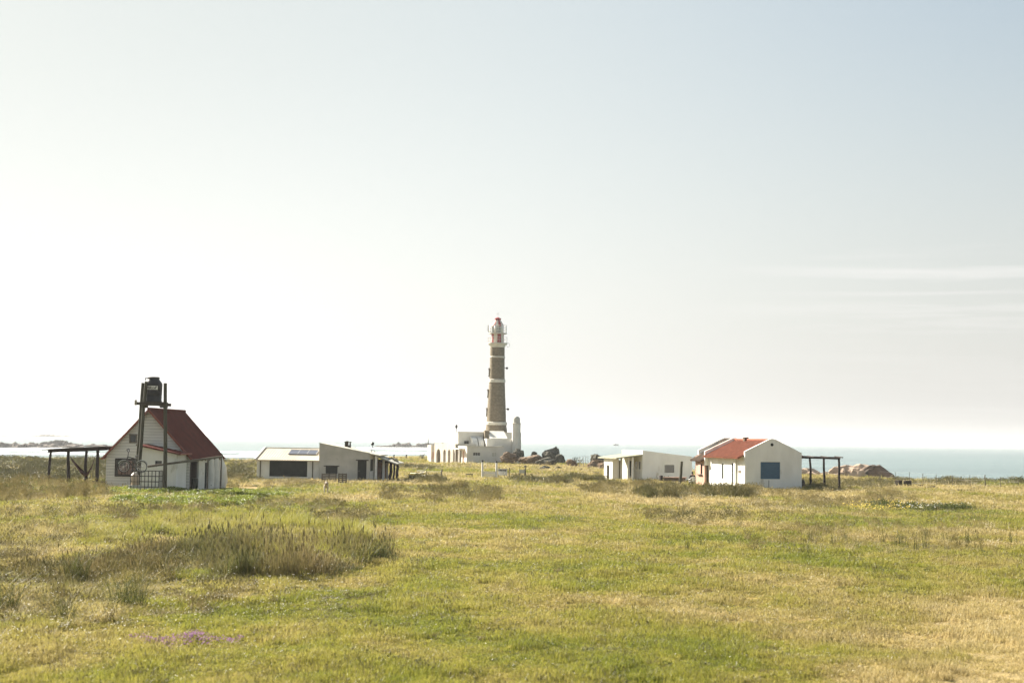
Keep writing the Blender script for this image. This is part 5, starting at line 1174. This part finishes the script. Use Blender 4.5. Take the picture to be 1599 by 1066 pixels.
wire_fence('thin posts of a wire fence along the sea edge at right', [(1374, 735, 146), (1398.5, 736.5, 145), (1420, 736.5, 144), (1441, 738.5, 143), (1462, 740, 142), (1487, 741, 141), (1514.5, 741, 140), (1538, 741, 139, 1), (1562, 744, 139), (1590, 745, 138)], 'grey_wood', .026)
wire_fence('faint tall fence rails beside the dark boulder near the sea', [(905, 712, 212), (910.5, 712, 212), (914.5, 712, 212), (918, 712, 212)], 'steel_pale', .04)
wire_fence('wire fence with thin pale posts and shrubs left of the bench', [(640, 738, 140), (652, 738, 139), (666, 735, 138), (689, 735, 137)], 'grey_wood', .03)
wire_fence('old wire fence of low posts crossing brush behind the flat fronted house', [(790, 737, 150), (840, 741, 149), (890, 738, 149), (935, 736, 150)], 'grey_wood', .03)

# ------------------------------------------------------------------ dirt path by the arcade
def ribbon(name, label, line, width, mat):
    pts = [ground_at(*q) for q in line]; b = MB(); vs = []; fs = []; P = []
    for a, c in zip(pts[:-1], pts[1:]):
        for k in range(8): P.append(a.lerp(c, k / 8))
    P.append(pts[-1]); n = 7
    for i, p in enumerate(P):
        d = (P[min(i + 1, len(P) - 1)] - P[max(i - 1, 0)]); d.z = 0; d.normalize(); s = Vector((-d.y, d.x, 0)); w = width * (.8 + .4 * vnoise(i * .4, 3.0))
        for k in range(n): q = p + s * w * (k / (n - 1) - .5); vs.append((q.x, q.y, Hs(q.x, q.y) + .02 + .03 * (1 - abs(k / (n - 1) - .5) * 2)))
    for i in range(len(P) - 1):
        for k in range(n - 1): a = i * n + k; fs.append((a, a + 1, a + n + 1, a + n))
    b.add(vs, fs); b.build(name, M[mat], None, label=label, cat='path', kind='structure')
ribbon('path', 'pale sandy track leading to the arcade of the lighthouse', [(648, 717.5), (672, 719), (694, 722), (704, 727), (690, 731)], 3.6, 'earth')

# ------------------------------------------------------------------ stumps, box, planks at right
def stump(label, px0, px1, yb, h, Y, seed):
    a, c = at_depth(px0, yb, Y), at_depth(px1, yb, Y); t = thing('stump', label, 'stump', ((a.x + c.x) / 2, Y, Hs(a.x, Y)), 0, None); r = (c.x - a.x) / 2; q = random.Random(seed)
    ring = [1 + q.uniform(-.12, .12) for _ in range(14)]; vs = []; fs = []
    for j, (k, z) in enumerate(((1.15, -.1), (1.02, .15), (.98, h * .6), (1.0, h), (.8, h + .02), (0.05, h - .01))):
        for i in range(14): A = 2 * math.pi * i / 14; vs.append((r * k * ring[i] * math.cos(A), r * k * ring[i] * math.sin(A), z + (.03 * q.random() if j == 3 else 0)))
    for j in range(5):
        for i in range(14): l = (i + 1) % 14; fs.append((j * 14 + i, j * 14 + l, j * 14 + 14 + l, j * 14 + 14 + i))
    MB().add(vs, fs).build('wood', M['old_wood'], t); return t
stump('wide dark tree stump left of its twin by the sea fence', 1397.5, 1409.5, 759, .72, 138, 1)
stump('dark tree stump right of its twin by the sea fence', 1411, 1423, 759.5, .68, 138, 2)
p = at_depth(1437, 760, 136.5); bx_ = thing('crate', 'small dark box standing on grass between stumps and planks', 'box', (p.x, 136.5, Hs(p.x, 136.5)))
b = MB(); b.box(-.2, .2, -.18, .18, 0, .3)
for z in (.03, .13, .23): b.box(-.215, .215, -.2, -.183, z, z + .06)
b.build('sides', M['dark_wood'], bx_); MB().box(-.23, .23, -.2, .2, .303, .34).build('lid', M['dark_wood'], bx_)
def planks(label, px0, px1, yb, Y, n, seed, mat):
    a, c = at_depth(px0, yb, Y), at_depth(px1, yb, Y); t = thing('plank_pile', label, 'planks', ((a.x + c.x) / 2, Y, Hs((a.x + c.x) / 2, Y))); w = (c.x - a.x) / 2; q = random.Random(seed)
    for k in range(n):
        dx, dy = q.uniform(-.2, .2) * w, q.uniform(-.4, .4); z = .06 + .09 * (k // 2); MB().bar((dx - w * q.uniform(.6, 1), dy, z), (dx + w * q.uniform(.6, 1), dy + q.uniform(-.2, .2), z + q.uniform(0, .12)), .16, .07).build('plank', M[mat], t)
planks('flat grey planks lying right of the small dark box', 1440, 1458, 762, 134.5, 4, 1, 'grey_wood')
planks('low pile of dark broken planks furthest right on the meadow', 1494, 1522, 769.5, 125, 6, 2, 'old_wood')

# ------------------------------------------------------------------ figures grown with the skin modifier
def skin_mesh(name, V, E, mat, parent, levels=2, root=0, label=None):
    """V: list of (co, radius) ; E: edges"""
    me = bpy.data.meshes.new(name); me.from_pydata([v[0] for v in V], E, []); o = bpy.data.objects.new('tmp_skin', me); COL.objects.link(o)
    sk = o.modifiers.new('skin', 'SKIN'); sk.use_smooth_shade = True
    d = me.skin_vertices[0].data
    for i, v in enumerate(V): d[i].radius = (v[1], v[1]) if not isinstance(v[1], tuple) else v[1]; d[i].use_root = (i == root)
    ss = o.modifiers.new('sub', 'SUBSURF'); ss.levels = levels; ss.render_levels = levels
    bpy.context.view_layer.update()
    nm = bpy.data.meshes.new_from_object(o.evaluated_get(bpy.context.evaluated_depsgraph_get())); bpy.data.objects.remove(o)
    nm.name = name; nm.materials.clear(); nm.materials.append(mat); nm.polygons.foreach_set('use_smooth', [True] * len(nm.polygons))
    r = bpy.data.objects.new(name, nm); COL.objects.link(r); r.parent = parent
    if label: r['label'] = label
    return r
class Sk:
    def __init__(s): s.V = []; s.E = []
    def chain(s, pts, start=None):
        prev = start
        for c, r in pts:
            s.V.append((tuple(c), r)); i = len(s.V) - 1
            if prev is not None: s.E.append((prev, i))
            prev = i
        return prev
pY = 133.0
hp = at_depth(1079.3, 740, pY); cg = Hs(hp.x, pY)
CHr = thing('chair', 'white plastic armchair seen from behind by the pink wall', 'chair', (hp.x + .12, pY, cg), R(12))
MB().hexa([(-.24, -.2, .40), (.24, -.2, .40), (.26, .26, .43), (-.26, .26, .43), (-.24, -.2, .44), (.24, -.2, .44), (.26, .26, .47), (-.26, .26, .47)]).build('seat', M['white_paint'], CHr)
b = MB()
arch = [(.27 * math.cos(math.pi * k / 10), -.24 - .06 * math.sin(math.pi * k / 10), .62 + .24 * math.sin(math.pi * k / 10)) for k in range(11)]
b.tube([(.25, -.2, .42)] + arch + [(-.25, -.2, .42)], .035, 8); b.box(-.13, .13, -.28, -.245, .44, .84); b.build('backrest', M['white_paint'], CHr)
for s in (-1, 1):
    MB().tube([(s * .26, -.24, .64), (s * .30, .1, .64), (s * .29, .22, .60), (s * .28, .22, .43)], .03, 8).build('armrest', M['white_paint'], CHr)
    MB().tube([(s * .25, .22, .43), (s * .29, .27, 0)], .03, 8).build('leg', M['white_paint'], CHr); MB().tube([(s * .23, -.2, .43), (s * .27, -.28, 0)], .03, 8).build('leg', M['white_paint'], CHr)
# the sitter faces away from the camera, turned a little to the left
PE = thing('person', 'person in dark clothes sitting in the white plastic chair with back turned', 'person', (hp.x + .12, pY, cg), R(12))
bd = Sk(); pel = bd.chain([((0, -.06, .53), (.15, .12))]); wst = bd.chain([((0, -.08, .70), (.135, .10)), ((0, -.06, .88), (.16, .11)), ((0, -.02, 1.0), (.13, .09))], pel)
nk = bd.chain([((0, .02, 1.07), .055), ((0, .04, 1.15), (.075, .085)), ((0, .055, 1.25), (.08, .10)), ((0, .045, 1.33), (.06, .07))], wst)
hands = []
for s in (-1, 1):
    sh = bd.chain([((s * .19, -.02, .96), .06), ((s * .25, .0, .80), .048), ((s * .27, .06, .70), .042), ((s * .22, .24, .68), .034), ((s * .19, .30, .67), .028), ((s * .175, .36, .665), (.034, .02))], wst)
    for k in range(4):
        x = s * (.15 + .018 * k); L4 = (.06, .072, .068, .052)[k]
        bd.chain([((x, .40, .665), .0095), ((x, .40 + L4 * .6, .655), .009), ((x - s * .004, .40 + L4, .635), .008)], sh)
    bd.chain([((s * .135, .36, .66), .011), ((s * .118, .385, .65), .010), ((s * .112, .405, .64), .009)], sh)
    bd.chain([((s * .10, .06, .53), .085), ((s * .13, .40, .53), .066), ((s * .14, .47, .50), .06), ((s * .14, .47, .30), .052), ((s * .14, .44, .09), .038), ((s * .14, .46, .045), .04), ((s * .145, .60, .03), (.036, .028))], pel)
body = skin_mesh('body', bd.V, bd.E, M['skin_tone'], PE, 2, 0)
sh_ = Sk(); p0 = sh_.chain([((0, -.06, .50), (.165, .135)), ((0, -.08, .70), (.155, .12)), ((0, -.06, .88), (.18, .13)), ((0, -.02, 1.0), (.145, .10)), ((0, .015, 1.05), .068)])
for s in (-1, 1): sh_.chain([((s * .19, -.02, .96), .074), ((s * .25, .0, .80), .062), ((s * .27, .06, .70), .056), ((s * .23, .2, .685), .046)], 3)
skin_mesh('jacket', sh_.V, sh_.E, M['shirt_dark'], PE, 2, 0)
tr_ = Sk(); p0 = tr_.chain([((0, -.05, .52), (.175, .14))])
for s in (-1, 1): tr_.chain([((s * .10, .06, .53), .098), ((s * .13, .40, .53), .08), ((s * .14, .475, .50), .074), ((s * .14, .475, .30), .066), ((s * .14, .44, .12), .058)], p0)
skin_mesh('trousers', tr_.V, tr_.E, M['trousers_dark'], PE, 2, 0)
hr = Sk(); hr.chain([((0, .0, 1.10), (.07, .05)), ((0, .005, 1.18), (.088, .075)), ((0, .03, 1.27), (.094, .10)), ((0, .045, 1.345), (.07, .075))]); skin_mesh('hair', hr.V, hr.E, M['hair_dark'], PE, 2, 0)
b = MB()
for s in (-1, 1): b.lathe([(.002, -.012), (.012, 0), (.002, .012)], 8, (s * .032, .15, 1.235))
b.build('eyes', M['hair_dark'], PE)
b = MB(); b.hexa([(-.018, .13, 1.19), (.018, .13, 1.19), (.006, .185, 1.20), (-.006, .185, 1.20), (-.008, .13, 1.25), (.008, .13, 1.25), (.004, .15, 1.245), (-.004, .15, 1.245)]); b.build('nose', M['skin_tone'], PE)

# dog, walking towards the camera
p = ground_at(509, 771); DG = thing('dog', 'cream coloured shaggy dog walking towards the viewer on the meadow', 'dog', p + Vector((0, 0, .03)), R(8)); DG.scale = (1.12,) * 3
dg = Sk()
hip = dg.chain([((0, .42, .52), (.13, .13))]); ch = dg.chain([((0, .2, .52), (.125, .125)), ((0, -.05, .51), (.14, .16)), ((0, -.22, .53), (.125, .15))], hip)
hdv = dg.chain([((0, -.32, .64), (.095, .10)), ((0, -.40, .71), (.095, .095)), ((0, -.48, .70), (.075, .07)), ((0, -.57, .665), (.045, .042)), ((0, -.62, .655), (.034, .032))], ch)
for s in (-1, 1):
    st = .07 * s
    dg.chain([((s * .10, -.22, .42), .065), ((s * .10, -.24 + st, .24), .042), ((s * .10, -.25 + st * 1.6, .06), .032), ((s * .10, -.30 + st * 1.6, .03), .038)], ch)
    dg.chain([((s * .09, .40, .42), .085), ((s * .10, .32 - st, .30), .058), ((s * .10, .47 - st, .19), .036), ((s * .10, .43 - st, .05), .03), ((s * .10, .38 - st, .03), .036)], hip)
dg.chain([((0, .55, .56), .04), ((0, .68, .66), .045), ((0, .74, .80), .04), ((0, .68, .88), .02)], hip)
skin_mesh('body', dg.V, dg.E, M['dog_fur'], DG, 2, 0)
for s in (-1, 1): MB().hexa([(s * .06, -.40, .74), (s * .11, -.38, .74), (s * .115, -.35, .73), (s * .07, -.36, .77), (s * .09, -.42, .60), (s * .13, -.40, .60), (s * .135, -.38, .60), (s * .10, -.38, .60)]).build('ear', surf('dog_ear', (.36, .27, .18), (.28, .2, .14), 6, .9) if s < 0 else M['dog_ear'], DG)
b = MB(); b.lathe([(.004, -.022), (.024, 0), (.004, .022)], 10, (0, -.655, .67)); b.build('nose', M['dog_dark'], DG)
b = MB()
for s in (-1, 1): b.lathe([(.003, -.014), (.016, 0), (.003, .014)], 8, (s * .048, -.535, .725))
b.build('eyes', M['dog_dark'], DG)
b = MB(); b.hexa([(-.045, -.645, .615), (.045, -.645, .615), (.05, -.53, .62), (-.05, -.53, .62), (-.04, -.655, .65), (.04, -.655, .65), (.055, -.54, .69), (-.055, -.54, .69)]); b.build('muzzle', surf('dog_muzzle', (.16, .115, .075), None, 6, .9), DG)

# distant boats
for px, py, Y, lab in ((923, 688.5, 5200, 'tiny boat on the horizon right of the lighthouse'), (962, 699, 2300, 'small boat on the sea above the flat fronted house porch')):
    q = at_depth(px, py, Y); t = thing('boat', lab, 'boat', (q.x, Y, SEA)); s = Y / 2300 * 1.5
    MB().hexa([(-2.6 * s, -.6 * s, -.2), (2.2 * s, -.6 * s, -.2), (2.2 * s, .6 * s, -.2), (-2.6 * s, .6 * s, -.2), (-3 * s, -.9 * s, 1.0 * s), (3.2 * s, -.5 * s, 1.3 * s), (3.2 * s, .5 * s, 1.3 * s), (-3 * s, .9 * s, 1.0 * s)]).build('hull', M['steel_dark'], t)
    MB().box(-1.4 * s, .6 * s, -.5 * s, .5 * s, 1.15 * s, 2.4 * s).build('cabin', M['white_paint'], t); MB().tube([(0, 0, 2.4 * s), (0, 0, 4.2 * s)], .08 * s, 6).build('mast', M['steel_dark'], t)

# ------------------------------------------------------------------ air, sky, sun, camera
def make_haze():
    b = MB().box(-26000, 26000, -80, 31000, -14, 34); m, nt = nodes_of('sea_air'); N = nt.nodes.new
    out = N('ShaderNodeOutputMaterial'); v = N('ShaderNodeVolumePrincipled'); nt.links.new(v.outputs[0], out.inputs['Volume'])
    v.inputs['Color'].default_value = (.93, .94, .95, 1); v.inputs['Density'].default_value = HAZE; v.inputs['Anisotropy'].default_value = .3
    b.build('haze', m, None, label='thin bright sea haze over the whole coast', cat='haze', kind='stuff')
HAZE = .00013
VEIL = 5.5
make_haze()
SUN_AZ, SUN_EL = R(-52), R(34)       # azimuth from the view direction, to the left
sd = Vector((math.sin(SUN_AZ) * math.cos(SUN_EL), math.cos(SUN_AZ) * math.cos(SUN_EL), math.sin(SUN_EL)))
sl_ = bpy.data.lights.new('sun', 'SUN'); sl_.energy = 5.0; sl_.angle = R(.6); sl_.color = (1, .93, .82)
so_ = bpy.data.objects.new('sun', sl_); COL.objects.link(so_); so_.rotation_euler = sd.to_track_quat('Z', 'Y').to_euler()
W = bpy.data.worlds.new('World'); S.world = W; W.use_nodes = True; nt = W.node_tree; nt.nodes.clear(); N = nt.nodes.new; L = nt.links.new
out = N('ShaderNodeOutputWorld'); bg = N('ShaderNodeBackground'); L(bg.outputs[0], out.inputs[0]); bg.inputs[1].default_value = .050
sky = N('ShaderNodeTexSky'); sky.sky_type = 'NISHITA'; sky.sun_disc = False; sky.sun_elevation = SUN_EL; sky.sun_rotation = SUN_AZ
sky.air_density = 1.0; sky.dust_density = 4.0; sky.ozone_density = 1.0; sky.altitude = 0
# thin wisps of high cloud low in the right of the sky
tc = N('ShaderNodeTexCoord'); sp = N('ShaderNodeSeparateXYZ'); L(tc.outputs['Generated'], sp.inputs[0])
mp = N('ShaderNodeMapping'); mp.inputs['Rotation'].default_value = (0, R(-6), 0); mp.inputs['Scale'].default_value = (4, 4, 95); L(tc.outputs['Generated'], mp.inputs[0])
nz = N('ShaderNodeTexNoise'); nz.inputs['Scale'].default_value = 1.0; nz.inputs['Detail'].default_value = 7; nz.inputs['Roughness'].default_value = .6; nz.inputs['Distortion'].default_value = .5; L(mp.outputs[0], nz.inputs[0])
cr = N('ShaderNodeValToRGB'); L(nz.outputs[0], cr.inputs[0]); cr.color_ramp.elements[0].position = .48; cr.color_ramp.elements[1].position = .72
band = N('ShaderNodeMapRange'); band.interpolation_type = 'SMOOTHSTEP'; L(sp.outputs[2], band.inputs[0]); band.inputs[1].default_value = .140; band.inputs[2].default_value = .115; band.inputs[3].default_value = 0; band.inputs[4].default_value = 1
rt = N('ShaderNodeMapRange'); rt.interpolation_type = 'SMOOTHSTEP'; L(sp.outputs[0], rt.inputs[0]); rt.inputs[1].default_value = .08; rt.inputs[2].default_value = .32
m1 = N('ShaderNodeMath'); m1.operation = 'MULTIPLY'; L(band.outputs[0], m1.inputs[0]); L(rt.outputs[0], m1.inputs[1])
bl = N('ShaderNodeMapRange'); bl.interpolation_type = 'SMOOTHSTEP'; L(sp.outputs[2], bl.inputs[0]); bl.inputs[1].default_value = .06; bl.inputs[2].default_value = .10; bl.inputs[3].default_value = .25
m0 = N('ShaderNodeMath'); m0.operation = 'MULTIPLY'; L(m1.outputs[0], m0.inputs[0]); L(bl.outputs[0], m0.inputs[1])
m2 = N('ShaderNodeMath'); m2.operation = 'MULTIPLY'; L(m0.outputs[0], m2.inputs[0]); L(cr.outputs[0], m2.inputs[1])
m3 = N('ShaderNodeMath'); m3.operation = 'MULTIPLY'; L(m2.outputs[0], m3.inputs[0]); m3.inputs[1].default_value = .62
mix = N('ShaderNodeMix'); mix.data_type = 'RGBA'; L(m3.outputs[0], mix.inputs[0]); mix.inputs[7].default_value = (5.7, 5.62, 5.45, 1)
sk2 = N('ShaderNodeVectorMath'); sk2.operation = 'MULTIPLY'; L(sky.outputs[0], sk2.inputs[0]); sk2.inputs[1].default_value = (1.03, 1.07, .98)
# bright thin overcast: thick towards the horizon and towards the sun, clear blue higher up and away from it
def mrange(src, a, b, c, d):
    n = N('ShaderNodeMapRange'); n.interpolation_type = 'SMOOTHSTEP'; L(src, n.inputs[0])
    for i, x in enumerate((a, b, c, d)): n.inputs[i + 1].default_value = x
    return n.outputs[0]
def mth(op, a, b):
    n = N('ShaderNodeMath'); n.operation = op
    for i, x in enumerate((a, b)):
        if isinstance(x, (int, float)): n.inputs[i].default_value = x
        else: L(x, n.inputs[i])
    return n.outputs[0]
dt = N('ShaderNodeVectorMath'); dt.operation = 'DOT_PRODUCT'; L(tc.outputs['Generated'], dt.inputs[0]); dt.inputs[1].default_value = sd
fa = mrange(sp.outputs[2], .0, .42, .88, .18); fb = mrange(dt.outputs['Value'], .30, .86, 0.0, .80)
ff = mth('SUBTRACT', 1.0, mth('MULTIPLY', mth('SUBTRACT', 1.0, fa), mth('SUBTRACT', 1.0, fb)))
vr = N('ShaderNodeValToRGB'); L(sp.outputs[2], vr.inputs[0]); vr.color_ramp.elements[0].position = 0; vr.color_ramp.elements[1].position = .34
vr.color_ramp.elements[0].color = (.91, .90, .87, 1); vr.color_ramp.elements[1].color = (.68, .73, .715, 1)
gl_ = N('ShaderNodeVectorMath'); gl_.operation = 'SCALE'; L(vr.outputs[0], gl_.inputs[0]); L(mth('MULTIPLY', VEIL, mth('ADD', .95, mth('MULTIPLY', mrange(dt.outputs['Value'], .25, .72, 0.0, .30), mrange(sp.outputs[2], .06, .30, 1.0, .34)))), gl_.inputs['Scale'])
mv = N('ShaderNodeMix'); mv.data_type = 'RGBA'; L(ff, mv.inputs[0]); L(sk2.outputs[0], mv.inputs[6]); L(gl_.outputs[0], mv.inputs[7])
L(mv.outputs[2], mix.inputs[6]); L(mix.outputs[2], bg.inputs[0])

cam = bpy.data.cameras.new('camera'); cam.lens = 50; cam.sensor_width = 36; cam.clip_start = .1; cam.clip_end = 60000
cam.dof.use_dof = True; cam.dof.focus_distance = 110; cam.dof.aperture_fstop = 1.35
co = bpy.data.objects.new('camera', cam); COL.objects.link(co); co.matrix_world = Matrix.Translation((0, 0, CAMZ)) @ CR.to_4x4(); S.camera = co
S.view_settings.view_transform = 'Standard'; S.view_settings.look = 'None'; S.view_settings.exposure = 1.80; S.view_settings.gamma = 1
S.cycles.use_denoising = True; S.cycles.max_bounces = 8; S.cycles.diffuse_bounces = 3; S.cycles.glossy_bounces = 3; S.cycles.transmission_bounces = 4; S.cycles.transparent_max_bounces = 8
